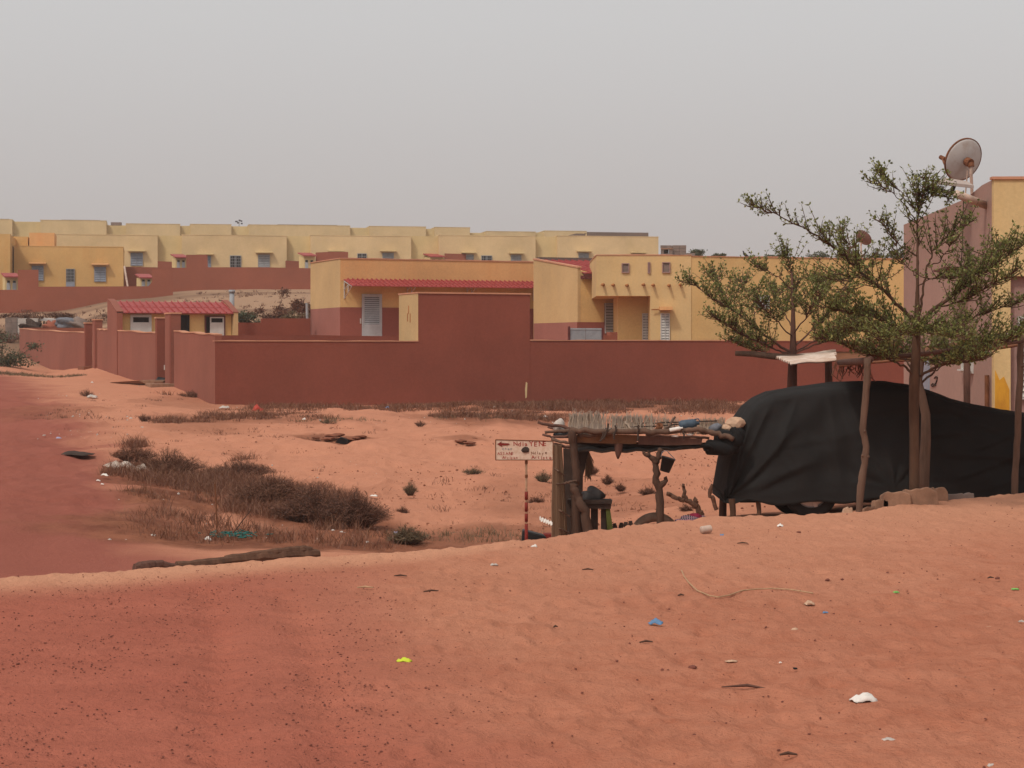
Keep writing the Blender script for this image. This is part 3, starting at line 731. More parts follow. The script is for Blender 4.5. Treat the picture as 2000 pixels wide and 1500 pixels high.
# grey double gate seen over the wall
r = thing('yard_gate', 'grey sheet metal double gate showing above the right boundary wall', 'gate', C.P(C.s_at(1140), 5, .6))
t = 4.0; a0, a1 = C.s_at(1110, t), C.s_at(1178, t); am = (a0+a1)/2; z1 = C.z(641, am, t)
for b0, b1 in ((a0+.06, am-.01), (am+.01, a1-.06)): FB(C, b0, b1, t, t+.04, -.6, z1).build('gate_leaf', 'grey_metal', r)
mb = MB(); C.box(mb, a0, a0+.06, t-.03, t+.05, -.6, z1+.06); C.box(mb, a1-.06, a1, t-.03, t+.05, -.6, z1+.02); mb.build('frame', 'tile_dark', r)
mb = MB(); C.box(mb, a0+.06, am-.01, t-.015, t, z1-.05, z1-.01); C.box(mb, am+.01, a1-.06, t-.015, t, z1-.05, z1-.01); mb.build('rail', 'light_metal', r)
mb = MB(); C.box(mb, C.s_at(1180, 4.2), C.s_at(1206, 4.2), 4.2, 4.5, -.6, C.z(655, 16, 4.2)); C.box(mb, C.s_at(1192, 4.2), C.s_at(1206, 4.2), 4.2, 4.5, C.z(655, 16, 4.2), C.z(649, 16, 4.2))
mb.build('low_wall', 'red_far', None, C.P(C.s_at(1190, 4), 4.2, 0)); tag(bpy.data.objects['low_wall'], 'short stepped red wall stub under the slatted window', 'wall')

# ---------------------------------------------------------- flat roofed yellow house with overhang
Hf = Fr((1165-1000)/FPX*68, 68.0, 0.0)
r = thing('flat_roof_house', 'flat roofed yellow house with wooden spouts and overhanging upper front', 'house', Hf.P(2, 2, .6))
zt = Hf.z(499, 0); zo = Hf.z(578, 0); a7, a27, a35 = Hf.s_at(1207, 1.2), Hf.s_at(1270), Hf.s_at(1350)
FB(Hf, 0, a35, 0, 6, zo, zt).build('upper_wall', 'yellow_pale', r)
FB(Hf, a27, a35, .001, 6, -.6, zo).build('wall', 'yellow_pale', r)
FB(Hf, a7, a27+.1, 1.2, 6, -.6, zo).build('recess_wall', 'yellow', r)
X1, Y1 = Hf.P(a35, 0, 0)[:2]; Bf = Fr(X1, Y1, math.atan2(2.2, 7.6))
wing_e = Bf.s_at(1830)
FB(Bf, .0, wing_e, .03, 7, -.6, zt-.03).build('wing_wall', 'yellow', r)
uneven(Bf, MB(), .02, wing_e, .0, 7.05, zt-.03, .03, 4).build('wing_coping', 'coping', r)
uneven(Hf, MB(), -.02, a35+.01, -.02, 6, zt, .03, 5).build('coping', 'coping', r)
for px0, px1, y0, y1 in ((1214, 1229, 514, 533), (1265, 1270, 512, 534), (1293, 1309, 512, 533)):
    window(Hf, r, px0, px1, y0, y1, 0, 0, 'pink_front', pane='brick_grey', halves=1)
for i, px in enumerate((1174, 1194, 1221, 1253, 1272, 1303, 1325)):
    a = Hf.s_at(px+6.5); z = Hf.z(556+(i % 3)*.8, a); mb = MB()
    mb.tube([Hf.P(a-.10, -.28, z-.01), Hf.P(a-.04, 0, z+.005), Hf.P(a, .2, z+.01)], [.045, .055, .055], 8); mb.build('roof_spout', 'rust_stain', r, smooth=True)
window(Hf, r, 1254, 1269.5, 612, 668, 1.2, 10, 'white_metal', pane='dark_glass')
window(Hf, r, 1290, 1308, 612, 668, 0, 10, 'white_metal', pane='dark_glass')
mb = MB(); a0, a1 = Hf.s_at(1287), Hf.s_at(1312); z = Hf.z(606, a0); Hf.box(mb, a0, a1, -.45, 0, z, z+.12); mb.build('window_hood', 'orange_dust', r)
mb = MB(); mb.tube([Hf.P(Hf.s_at(1272), -.12, z+.02), Hf.P(a0+.05, -.08, z+.03)], .025, 6); mb.build('hood_pole', 'rust_stain', r)
window(Bf, r, 1478, 1502, 577, 603, .03, 4, 'light_metal', pane='teal_net', halves=1)
# bird and small dish on its roof
q = Hf.P(0, 0, 0); q = at(1453, 499, 70)
mb = MB(); b0 = Vector((q[0], q[1], zt)); sgn = 1
mb.tube([b0+Vector(v) for v in ((-.055, 0, .27), (-.045, 0, .262), (-.02, 0, .245), (-.012, 0, .215), (.0, 0, .17), (.05, 0, .12), (.12, 0, .075), (.18, 0, .04), (.25, 0, .012))], [.003, .011, .024, .022, .042, .055, .046, .025, .012], 10)
mb.tube([b0+Vector((.04, -.015, .09)), b0+Vector((.035, -.015, 0))], .006, 5); mb.tube([b0+Vector((.05, .02, .09)), b0+Vector((.045, .02, 0))], .006, 5)
mb.build('pigeon', 'feather', None, tuple(b0), True); tag(bpy.data.objects['pigeon'], 'dark bird perched on the flat yellow roof edge', 'bird')
def dish(name, label, c, nrm, rx, mat, rimmat, arm, mount):
    r = thing(name, label, 'satellite dish', mount)
    ax = Vector(nrm).normalized(); c = Vector(c); prof = []
    n = 9
    for i in range(n+1): x = rx*i/n; prof.append((max(x, .001), .20*rx*(x/rx)**2))
    prof2 = prof+[(p, h-.012) for p, h in reversed(prof)]
    mb = MB(); mb.lathe(prof2, c, ax, 36, True); rf = mb.build('reflector', mat, r, smooth=True)
    mb = MB(); mb.lathe([(rx-.004, .20*rx-.014), (rx+.014, .20*rx-.012), (rx+.014, .20*rx+.012), (rx-.004, .20*rx+.012)], c, ax, 36, True); mb.build('rim', rimmat, r, smooth=True)
    side = ax.orthogonal().normalized()
    f = c+ax*rx*.85+Vector(arm)
    mb = MB(); mb.tube([c+Vector(arm)*1.6+ax*.1*rx, f], .014, 6); mb.tube([f-ax*.08, f+ax*.04], .035, 10); mb.build('feed_arm', rimmat, r)
    b = c-ax*.03
    mb = MB(); mb.tube([b, b-ax*.10], .07, 10); mb.tube([b-ax*.10, b-ax*.12+Vector((0, 0, -.05))], .05, 8); mb.build('bracket', 'rust', r)
    mb = MB(); mb.tube([b-ax*.11, Vector((b.x-ax.x*.11, b.y-ax.y*.11, b.z-.2)), Vector(mount)], .026, 8); mb.tube([b-ax*.02-Vector((0, 0, rx*.4)), Vector(mount)+Vector((-.12, 0, .02))], .012, 6); mb.build('mast', 'pipe_white' , r)
    return r
q = at(1685, 466, 72); dish('satellite_dish', 'small brown satellite dish on a mast above the flat roof', q, (.55, .45, .55), .33, 'dish_brown', 'dish_brown', (0, 0, -.1), (q[0]-.02, q[1], zt))

# ---------------------------------------------------------- pink house at the right edge
Kc = at(1937, 352, 28); Kf = at(1765, 428, 36.4)
zt = Kc[2]
r = thing('pink_house', 'tall pink house with yellow pilaster at the right edge behind the trees', 'house', (Kc[0]+1, 30, -.4))
dx, dy = Kf[0]-Kc[0], Kf[1]-Kc[1]; ln = math.hypot(dx, dy); PS = Fr(Kc[0], Kc[1], math.atan2(dy, dx)-math.pi/2)   # +t runs back along the side wall
PS.w = (dx/ln, dy/ln); PS.u = (PS.w[1], -PS.w[0])
def tpx(px): return PS.t_at(px, 0)
tl = tpx(1765)
top = [(0, zt), (tpx(1918), zt-.01), (tpx(1902), zt-.06), (tpx(1885), zt-.11), (tl, zt-.11)]
mb = MB(); PS.polyt(mb, [(0, -1.0)]+top+[(tl, -1.0)], 0, 6); mb.build('wall', 'pink_wall', r)
zp = zy(540, 28)
FB(PS, .001, 6.0, -.14, 0, zp, zt).build('front_fascia', 'pilaster', r)
w1 = PS.s_at(1970); FB(PS, .001, w1, -.14, 0, -1.0, zp).build('pilaster', 'pilaster', r)
mb = MB(); q0, q1 = 0.0, w1; PS.poly(mb, [(.01, -.8), (w1-.01, -.8), (w1-.02, zy(760, 28)), (w1*.6, zy(735, 28)), (w1*.35, zy(742, 28)), (.02, zy(722, 28))], -.146, -.14); mb.build('ochre_stain', plain('ochre_paint', (.62, .30, .03), .8, 0, .4, 4, (1, 1, .4), 0, (.40, .16, .02)), r)
FB(PS, w1, 6, -.03, 0, -1.0, zp).build('front_wall', 'pink_front', r)
FB(PS, -.03, 6, -.17, .0, zt, zt+.04).build('coping', 'coping', r)
window(PS, r, 1987, 2040, 618, 780, -.03, 14, 'white_metal', single=True, pane='dark_hole')
# side wall features (facing left): door, vent window, number
SW = Fr(Kf[0], Kf[1], 0); SW.o = (Kf[0], Kf[1]); SW.u = (-PS.w[0], -PS.w[1]); SW.w = (PS.u[0], PS.u[1])
FB(SW, SW.s_at(1799), SW.s_at(1816), -.03, 0, -1, zy(690, 33)).build('door', 'blue_metal', r)
a0, a1 = SW.s_at(1884), SW.s_at(1900); yy = SW.P(a0, 0, 0)[1]
mb = MB(); ring(SW, mb, a0, a1, zy(721, yy), zy(701, yy), -.05, 0, .06); SW.box(mb, a0-.1, a1+.1, -.1, -.05, zy(724, yy), zy(721, yy)); mb.build('vent_frame', 'white_metal', r)
FB(SW, SW.s_at(1872), SW.s_at(1900), -.4, 0, zy(535, 31.5), zy(531, 31.5)).build('vent_hood', 'tile_dark', r)
mb = MB(); pts = [(1826, 739), (1829, 735), (1832, 737), (1831, 743), (1827, 752), (1822, 755), (1820, 752), (1823, 749), (1829, 753)]
mb.tube([SW.P(SW.s_at(a), -.012, SW.z(b, SW.s_at(a))) for a, b in pts], .011, 5); mb.build('painted_number', 'dark_wood', r)
mb = MB(); q = PS.P(-.05, .1, 0); mb.tube([(q[0], q[1], -1), (q[0], q[1], zy(733, 28))], .035, 8); mb.build('downpipe', 'rust', r)
# pipe jutting from the side wall
a = SW.s_at(1920); q0 = Vector(SW.P(SW.s_at(1925), .02, zy(403, 28.6))); q1 = Vector(at(1868, 379, 27.9))
mb = MB(); mb.tube([q0, q1], .06, 14); o = mb.build('water_pipe', 'pipe_white', None, tuple(q0), True); tag(o, 'pinkish white pipe jutting from the pink side wall below the big dish', 'pipe')
# big dish, solar lamp on the pink roof
q = at(1886, 314, 30.5); dish('satellite_dish', 'large grey rust-stained satellite dish on the pink house roof', q, (-.42, .82, .38), .345, 'dish_grey', 'rust', (-.2, 0, -.04), (q[0]+.12, q[1]+.05, zt-.11))
q = at(1866, 356, 29.2)
r = thing('solar_lamp', 'tilted solar lamp panel on a short arm at the pink roof edge', 'solar panel', (q[0]+.05, q[1]+.1, zt-.2))
mb = MB(); v = [Vector(at(1831, 354, 29.0)), Vector(at(1902, 362, 29.3)), Vector(at(1889, 354, 29.9)), Vector(at(1848, 347, 29.9))]
mb.hexa([p+Vector((0, 0, -.045)) for p in v]+v); mb.build('panel_frame', 'solar_frame', r)
mb = MB(); cc = sum(v, Vector())/4; mb.hexa([cc+(p-cc)*.86+Vector((0, 0, -.052)) for p in v]+[cc+(p-cc)*.86+Vector((0, 0, -.046)) for p in v]); mb.build('panel_back', 'tile_dark', r)
mb = MB(); mb.tube([at(1866, 357, 29.4), at(1862, 368, 29.3), at(1858, 378, 29.2)], [.03, .03, .035], 8); mb.build('arm', 'dark_wood', r)
mb = MB(); mb.tube([at(1858, 377, 29.2), at(1840, 372, 29.1), at(1822, 366, 29.0)], [.02, .035, .05], 8); mb.box(at(1832, 367, 29.0), (.16, .1, .05)); mb.build('lamp_head', 'grey_jug', r)
mb = MB(); mb.tube([at(1882, 372, 29.3), at(1881, 420, 29.3), at(1880, 470, 29.35), at(1877, 520, 29.4)], .008, 5); mb.build('cable', 'dark_wood', r)

# ---------------------------------------------------------- far rows of houses
def row_y(px, px0, Y0):
    k0, k = (px0-1000)/FPX, (px-1000)/FPX; c, n = math.cos(R(11)), math.sin(R(11))
    return Y0*(c-k0*n)/(c-k*n)
def far_house(label, pc, pr, ptop, Y, dep_px, mat, side, zb, name='far_house', group=None, depth=None, drop=0.0):
    f = Fr((pc-1000)/FPX*Y, Y, R(11)); d = depth or 7.0; w = f.s_at(pr)
    z1 = f.z(ptop, 0)
    r = thing(name, label, 'house', f.P(w/2, 0, zb), group)
    FB(f, 0, w, 0, d, zb-2, z1).build('wall', mat, r)
    if dep_px is not None and dep_px < pc and depth is None:
        a = f.s_at(dep_px, .6)-.3; FB(f, a, .0, .6, d, zb-2, z1-.03-drop).build('recess_wall', side, r)
        if drop: FB(f, a, .0, 2.2, d, z1-.03-drop, z1-.04).build('upper_wall', mat, r)
    FB(f, -.03, w+.02, -.02, d+.03, z1, z1+.05).build('parapet', mat, r)
    return f, r, z1
def mini(label, pl, pr, pt, pb, Y):
    f = Fr((pl-1000)/FPX*Y, Y, ANG); w = f.s_at(pr); z1, z0 = f.z(pt, 0), f.z(pb, 0)
    r = thing('latrine_hut', label, 'outhouse', f.P(w/2, 0, z0))
    FB(f, 0, w, 0, 1.4, z0-1.5, z1-.25).build('wall', 'cream_bright', r)
    mb = MB(); mb.hexa([f.P(-.1, -.35, z1-.32), f.P(w+.1, -.35, z1-.32), f.P(w+.1, 1.5, z1-.02), f.P(-.1, 1.5, z1-.02), f.P(-.1, -.35, z1-.24), f.P(w+.1, -.35, z1-.24), f.P(w+.1, 1.5, z1+.06), f.P(-.1, 1.5, z1+.06)]); mb.build('roof', 'tile_red', r)
    for q in (.12, .58):
        FB(f, w*q, w*(q+.28), -.03, 0, z0-1.0, z0+(z1-z0)*.42).build('door', 'light_metal', r)
        FB(f, w*q+.03, w*(q+.28)-.03, -.031, 0, z0+(z1-z0)*.421, z0+(z1-z0)*.55).build('vent', 'dark_hole', r)
def far_wall(label, pts, Y, zb, Fo=None, mat='red_far'):
    f = Fr((pts[0][0]-1000)/FPX*Y, Y, ANG*.55)
    zz = [(f.s_at(a), f.z(b, f.s_at(a))) for a, b in pts]
    mb = MB(); f.poly(mb, [(zz[0][0], zb)]+zz+[(zz[-1][0], zb)], 0, .25); o = mb.build('boundary_wall', mat, None, f.P(0, 0, zb)); tag(o, label, 'wall'); return f
# row 1: orange house on the left
f1, r1, _ = far_house('orange house on the far left with two canopied windows and a barred door', 27, 241, 481, 143, -60, 'ochre', 'ochre', 4.0, depth=8)
FB(f1, -9, -.1, -2.5, 7, 1.0, f1.z(461, 0)).build('left_wing', 'ochre', r1)
FB(f1, f1.s_at(52), f1.s_at(102), 3.5, 7.5, f1.z(481, 0), f1.z(455, 3, 3.5)).build('roof_room', 'orange_dust', r1)
FB(f1, f1.s_at(52, 3.5)-9, f1.s_at(54, 3.5), 4, 7, f1.z(481, 0), f1.z(462, 0, 4)).build('roof_wall', 'ochre', r1)
window(f1, r1, 62, 85, 519, 548, -.03, 8, 'blue_metal', True, pane='dark_glass')
window(f1, r1, 184, 207, 521, 550, -.03, 8, 'blue_metal', True, pane='dark_glass')
d = window(f1, r1, 129, 146, 525, 551, -.03, 0, 'grey_metal', bars=5, pane='dark_hole', halves=1)
FB(f1, f1.s_at(129), f1.s_at(146), -.08, -.03, 1.5, f1.z(551, 4)).build('door_panel', 'blue_metal', r1)
far_wall('orange red boundary wall with a tall end block before the orange house', [(-120, 566), (35, 566), (35, 527), (75, 527), (75, 560), (290, 559), (297, 550), (297, 526), (338, 527)], 131, 1.0)
mini('tiny two-door latrine hut in front of the orange house at the left edge', 10, 35, 533, 566, 133)
mini('tiny latrine hut with pink roof beside the far red wall corner', 274, 297, 535, 560, 137)
far_wall('dark red yard wall between the orange house and the pale houses', [(241, 521), (300, 522), (345, 523)], 150, 2.5)
mb = MB(); mb.tube([at(243, 520, 139), at(247, 545, 138.5), at(250, 562, 138)], .07, 6); o = mb.build('leaning_pole', 'pipe_white', None, at(250, 562, 138)); tag(o, 'pale pole leaning against the far red yard wall', 'pole')
# row 2: pale yellow houses
rows2 = [(105, 308, 458, 158, None, 'westernmost pale yellow house of the middle row, dark window at its right', 6.0),
         (355, 560, 459, 162, 308, 'pale yellow house behind the long red wall, tall red block before it', 6.2),
         (607, 803, 460, 166, 560, 'pale yellow house showing right behind the left end of the long house', 6.4),
         (858, 1046, 460, 170, 803, 'pale yellow house above the right half of the long house roof', 6.6),
         (1090, 1286, 461, 175, 1046, 'rightmost pale yellow house ending beside the unfinished brick building', 6.8)]
wins2 = [[(255, 279, 494, 519, 1, 'dark_glass')], [(390, 412, 500, 522, 1, 'dark_glass'), (449, 471, 499, 523, 0, 'dark_hole'), (504, 527, 497, 522, 1, 'grey_metal')],
         [(645, 667, 494, 517, 1, 'grey_metal'), (698, 716, 495, 518, 0, 'dark_hole'), (747, 769, 494, 517, 1, 'grey_metal')],
         [(940, 961, 499, 520, 0, 'dark_hole'), (998, 1018, 498, 520, 1, 'grey_metal'), (905, 925, 497, 520, 1, 'grey_metal')],
         [(1183, 1203, 497.5, 520, 0, 'dark_hole'), (1236, 1256, 497, 520, 1, 'grey_metal'), (1130, 1150, 494, 515, 1, 'grey_metal')]]
for (pc, pr, pt, Y, dp, lab, zb), ws in zip(rows2, wins2):
    Y = row_y(pc, 105, 157)
    f, r, z1 = far_house(lab, pc, pr, pt, Y, dp or pc-1, 'cream', 'cream_bright', zb)
    for a, b, c, d, can, pane in ws:
        window(f, r, a, b, c, d, -.03, 7 if pane != 'dark_hole' else 0, 'grey_metal' if pane != 'dark_glass' else 'blue_metal', bool(can), pane='dark_glass' if pane != 'dark_hole' else pane, cmat='cream_bright', bars=4 if pane == 'dark_hole' else 0)
far_wall('long red boundary wall in front of the pale houses, with one tall block', [(330, 523), (364, 523), (364, 497.5), (405, 497.5), (406, 522), (520, 522), (608, 524)], 150, 2.5)
for i, (a, b, t_, lab) in enumerate(((308, 343, 510, 'left of the first'), (558, 592, 509, 'left of the second'))):
    far_wall('short dark red yard wall piece %s pale latrine hut' % lab, [(a, t_), (b, t_+1.5)], 156+i*4, 4)
mini('tiny cream latrine hut left of the tall red block of the far wall', 343, 364, 496, 523, 152)
mini('tiny cream latrine hut with two slot doors above the end of the far wall', 593, 615, 493, 526, 157)
far_wall('red wall block behind the sloping left end of the long house roof', [(617, 493), (655, 491.5), (680, 492)], 158, 4)
mini('tiny pinkish hut above the middle of the long house roof', 840, 866, 495, 520, 162)
far_wall('red wall block above the middle of the long house roof', [(869, 495), (910, 496)], 163, 4)
mini('tiny pinkish hut above the shed roof house', 1092, 1116, 497, 520, 166)
far_wall('red wall block above the shed roof house', [(1118, 497), (1131, 497), (1131, 493), (1153, 493)], 167, 4)
# row 3: roofs on the ridge
rows3 = [(-75, 24, 428, 206, -130, 'pale ridge-line house at the far left edge with a grey roof strip'),
         (79, 208, 430, 209, 25, 'ridge-line house with a small brown roof vent, second from the left'),
         (246, 352, 437, 211, 207, 'lower ridge-line house above the first pale house'),
         (372, 452, 438, 212, 352, 'ridge-line house carrying a small dark antenna'),
         (486, 684, 439, 215, 452, 'wide ridge-line house above the second and third pale houses'),
         (722, 832, 442, 219, 684, 'ridge-line house left of the highest stepped roof'),
         (850, 918, 444, 221, 832, 'narrow ridge-line house ending in a clear step'),
         (950, 1046, 452, 224, 918, 'low ridge-line house right of the stepped roof'),
         (1064, 1146, 451, 226, 1046, 'low ridge-line house left of the dark parapet strip')]
for pc, pr, pt, Y, dp, lab in rows3:
    Y = row_y(pc, -75, 203)
    f, r, z1 = far_house(lab, pc, pr, pt, Y, dp, 'cream_back', 'cream_ridge', 8.5, name='ridge_house', drop=.14)
    if pc in (-75, 79, 486):
        FB(f, f.s_at(pr)*.3, f.s_at(pr)*.9, 3, 3.6, z1, z1+.28).build('roof_strip', 'grey_roof', r)
for a, b, c, d, lab in ((110, 128, 433, 441, 'left'), (216, 236, 434, 440, 'right')):
    q = at(a, c, 205); mb = MB(); mb.box(((q[0]+at(b, c, 205)[0])/2, 205.3, (zy(c, 205)+zy(d, 205))/2), ((b-a)/FPX*205, .4, (d-c)/FPX*205)); o = mb.build('brick_vent', 'brick_grey', bpy.data.objects['ridge_house.001'])
f, r, z1 = far_house('dark brown parapet strip of a flat roof at the end of the ridge', 1146, 1266, 455, 200, 1130, 'cream_back', 'grey_roof', 8.5, name='ridge_house')
FB(f, 0, f.s_at(1266), -.1, -.06, z1-.3, z1+.1).build('roof_strip', 'grey_roof', r)
q = at(467, 437, 214); r = thing('antenna', 'small dark branching antenna on a ridge-line roof', 'antenna', (q[0], q[1], q[2]))
mb = MB(); mb.tube([(q[0], q[1], q[2]-.3), (q[0], q[1], q[2]+.45)], .03, 5); mb.build('mast', 'antenna', r)
mb = MB()
for dx_, dz_, w in ((-.3, .25, .28), (.05, .38, .2), (.25, .3, .2), (-.1, .1, .25), (.3, .02, .2)):
    mb.box((q[0]+dx_, q[1], q[2]+dz_), (w, .1, .16), 0)
mb.build('element', 'antenna', r)
# unfinished brick building
Y = 128; f = Fr((1290-1000)/FPX*Y, Y, 0); zb = zy(505, Y)
r = thing('brick_ruin', 'unfinished grey brick building with a dark opening on the skyline', 'building', f.P(.8, 0, zb))
for (pa, pb, ya, yb, t0, t1) in ((1291, 1297, 480, 510, 0, .3), (1307, 1314, 486, 510, 0, .3), (1314, 1341, 478.5, 510, .2, 1.6), (1291, 1313, 478.5, 484, .3, .6), (1341, 1358, 494, 510, 0, .3), (1297, 1307, 495, 510, 0, .3)):
    # block courses
    a0, a1 = f.s_at(pa), f.s_at(pb); z1, z0 = zy(ya, Y), zy(yb, Y); n = max(1, int((z1-z0)/.2)); m_ = max(1, round((a1-a0)/.42))
    for i in range(n):
        for j in range(m_):
            h = (z1-z0)/n; w = (a1-a0)/m_
            FB(f, a0+j*w+.008, a0+(j+1)*w-.008, t0+random.uniform(0, .02), t1, z0+i*h+.006, z0+(i+1)*h-.006).build('block', 'brick_grey', r)
FB(f, f.s_at(1297), f.s_at(1307), .5, .6, zb, zy(484, Y)).build('opening', 'dark_hole', r)
FB(f, f.s_at(1291), f.s_at(1314), -.05, .3, zy(487, Y), zy(484.5, Y)).build('lintel', 'concrete', r)

# ---------------------------------------------------------- shacks and rubble beyond the wall on the left
Y = 106
f = Fr((10-1000)/FPX*Y, Y, .1); r = thing('shack', 'grey block shack with whitish sheet front beyond the side wall', 'shed', f.P(1, 0, zy(655, Y)))
for i in range(4):
    for j in range(2):
        FB(f, j*.33+(.0 if i % 2 else -.0), j*.33+.32, 0, 1.5, zy(662, Y)+i*.30, zy(662, Y)+i*.30+.29).build('block', 'brick_grey', r)
for i in range(5):
    z = zy(660, Y)+i*.22; FB(f, .68, .68+1.1, -.02+i*.004, 1.4, z, z+.21).build('plank', 'grey_scrap', r)
f = Fr((72-1000)/FPX*Y, Y+1, .05); r = thing('shack', 'low dark lean-to with tilted pale sheet roof beside the block shack', 'shed', f.P(1, 0, zy(652, Y)))
for a in (0.1, 1.3): FB(f, a, a+.08, 0, .08, zy(660, Y), zy(627, Y)).build('post', 'dark_wood', r)
mb = MB(); mb.hexa([f.P(-.1, -.4, zy(626, Y)), f.P(1.5, -.4, zy(630, Y)), f.P(1.5, 1.2, zy(624, Y)), f.P(-.1, 1.2, zy(620, Y)), f.P(-.1, -.4, zy(625, Y)), f.P(1.5, -.4, zy(629, Y)), f.P(1.5, 1.2, zy(623, Y)), f.P(-.1, 1.2, zy(619, Y))]); mb.build('roof', 'tin_sheet', r)
FB(f, 0, 1.4, 1.2, 1.3, zy(660, Y), zy(628, Y)).build('back_panel', 'dark_wood', r)
for i, (px, py, w, mt, lab) in enumerate(((62, 640, 1.1, 'dark_wood', 'dark rubbish heap between the shack and the lean-to'), (128, 634, 1.2, 'grey_jug', 'grey junk heap right of the lean-to'), (150, 636, 1.5, 'brick_grey', 'brown rubble heap above the first gate'), (100, 640, .7, 'red_far', 'small reddish junk heap under the lean-to roof'))):
    q = at(px, py+8, 105); lump('junk_heap', mt, (q[0], q[1], q[2]), (w, 1, .75), lab, 'rubble', seed=i+20, rough=.5, sub=3)

# ================================================================== NEAR THINGS
def pole(path, rad, mb=None, n=8): mb = mb or MB(); mb.tube(path, rad, n); return mb
def wob(p0, p1, n, amp, seed, r0, r1):
    r = random.Random(seed); p0, p1 = Vector(p0), Vector(p1); path = []; rad = []
    for i in range(n+1):
        t = i/n; k = math.sin(math.pi*t)
        path.append(p0.lerp(p1, t)+Vector((r.uniform(-amp, amp), r.uniform(-amp, amp), r.uniform(-amp, amp)*.5))*(1 if 0 < i < n else 0)); rad.append((r0+(r1-r0)*t)*r.uniform(.92, 1.08))
    return path, rad

# ---------------------------------------------------------- covered car
CY = 23.6
r = thing('covered_car', 'dark car hidden under a black cover, only its wheels showing', 'car', (at(1760, 1000, CY)[0], CY+.9, gz(at(1760, 1000, CY)[0], CY+.9)))
mb = MB()
def cx(px): return at(px, 0, CY)[0]
zs = zy(985, CY)
mb.prism([(cx(1450), CY+.25, zs), (cx(2085), CY+.25, zs), (cx(2085), CY+.25, zs+.42), (cx(1880), CY+.25, zs+.62), (cx(1780), CY+.25, zs+1.2), (cx(1560), CY+.25, zs+1.2), (cx(1470), CY+.25, zs+.75)], (0, 1.3, 0))
mb.build('body', 'black_plastic', r)
for wx, wy in ((1588, CY+.02), (1588, CY+1.5), (1975, CY+.02), (1975, CY+1.5)):
    X = cx(wx); g = gz(X, wy); rr = .335; zc = zy(965, CY) if wy < CY+.5 else g+.33
    zc = max(g+.30, zy(976, CY)-.0)
    mb = MB(); wy += .16 if wy < CY+.5 else 0; mb.lathe([(.2, 0), (.29, -.02), (rr-.03, -.01), (rr, .03), (rr, .16), (rr-.03, .2), (.2, .2)], (X, wy-.05, zc), (0, 1, 0), 32); w = mb.build('wheel', 'tyre_rubber', r, smooth=True)
    mb = MB(); mb.lathe([(.001, .02), (.05, .0), (.06, .03), (.19, .04), (.205, .0), (.205, .1), (.001, .12)], (X, wy-.05, zc), (0, 1, 0), 28)
    for k in range(5):
        a = k*2*math.pi/5; c, s_ = math.cos(a), math.sin(a)
        mb.prism([(X+c*.04-s_*.03, wy-.052, zc+s_*.04+c*.03), (X+c*.04+s_*.03, wy-.052, zc+s_*.04-c*.03), (X+c*.2+s_*.022, wy-.04, zc+s_*.2-c*.022), (X+c*.2-s_*.022, wy-.04, zc+s_*.2+c*.022)], (0, .03, 0))
    mb.build('rim', 'alloy', w)
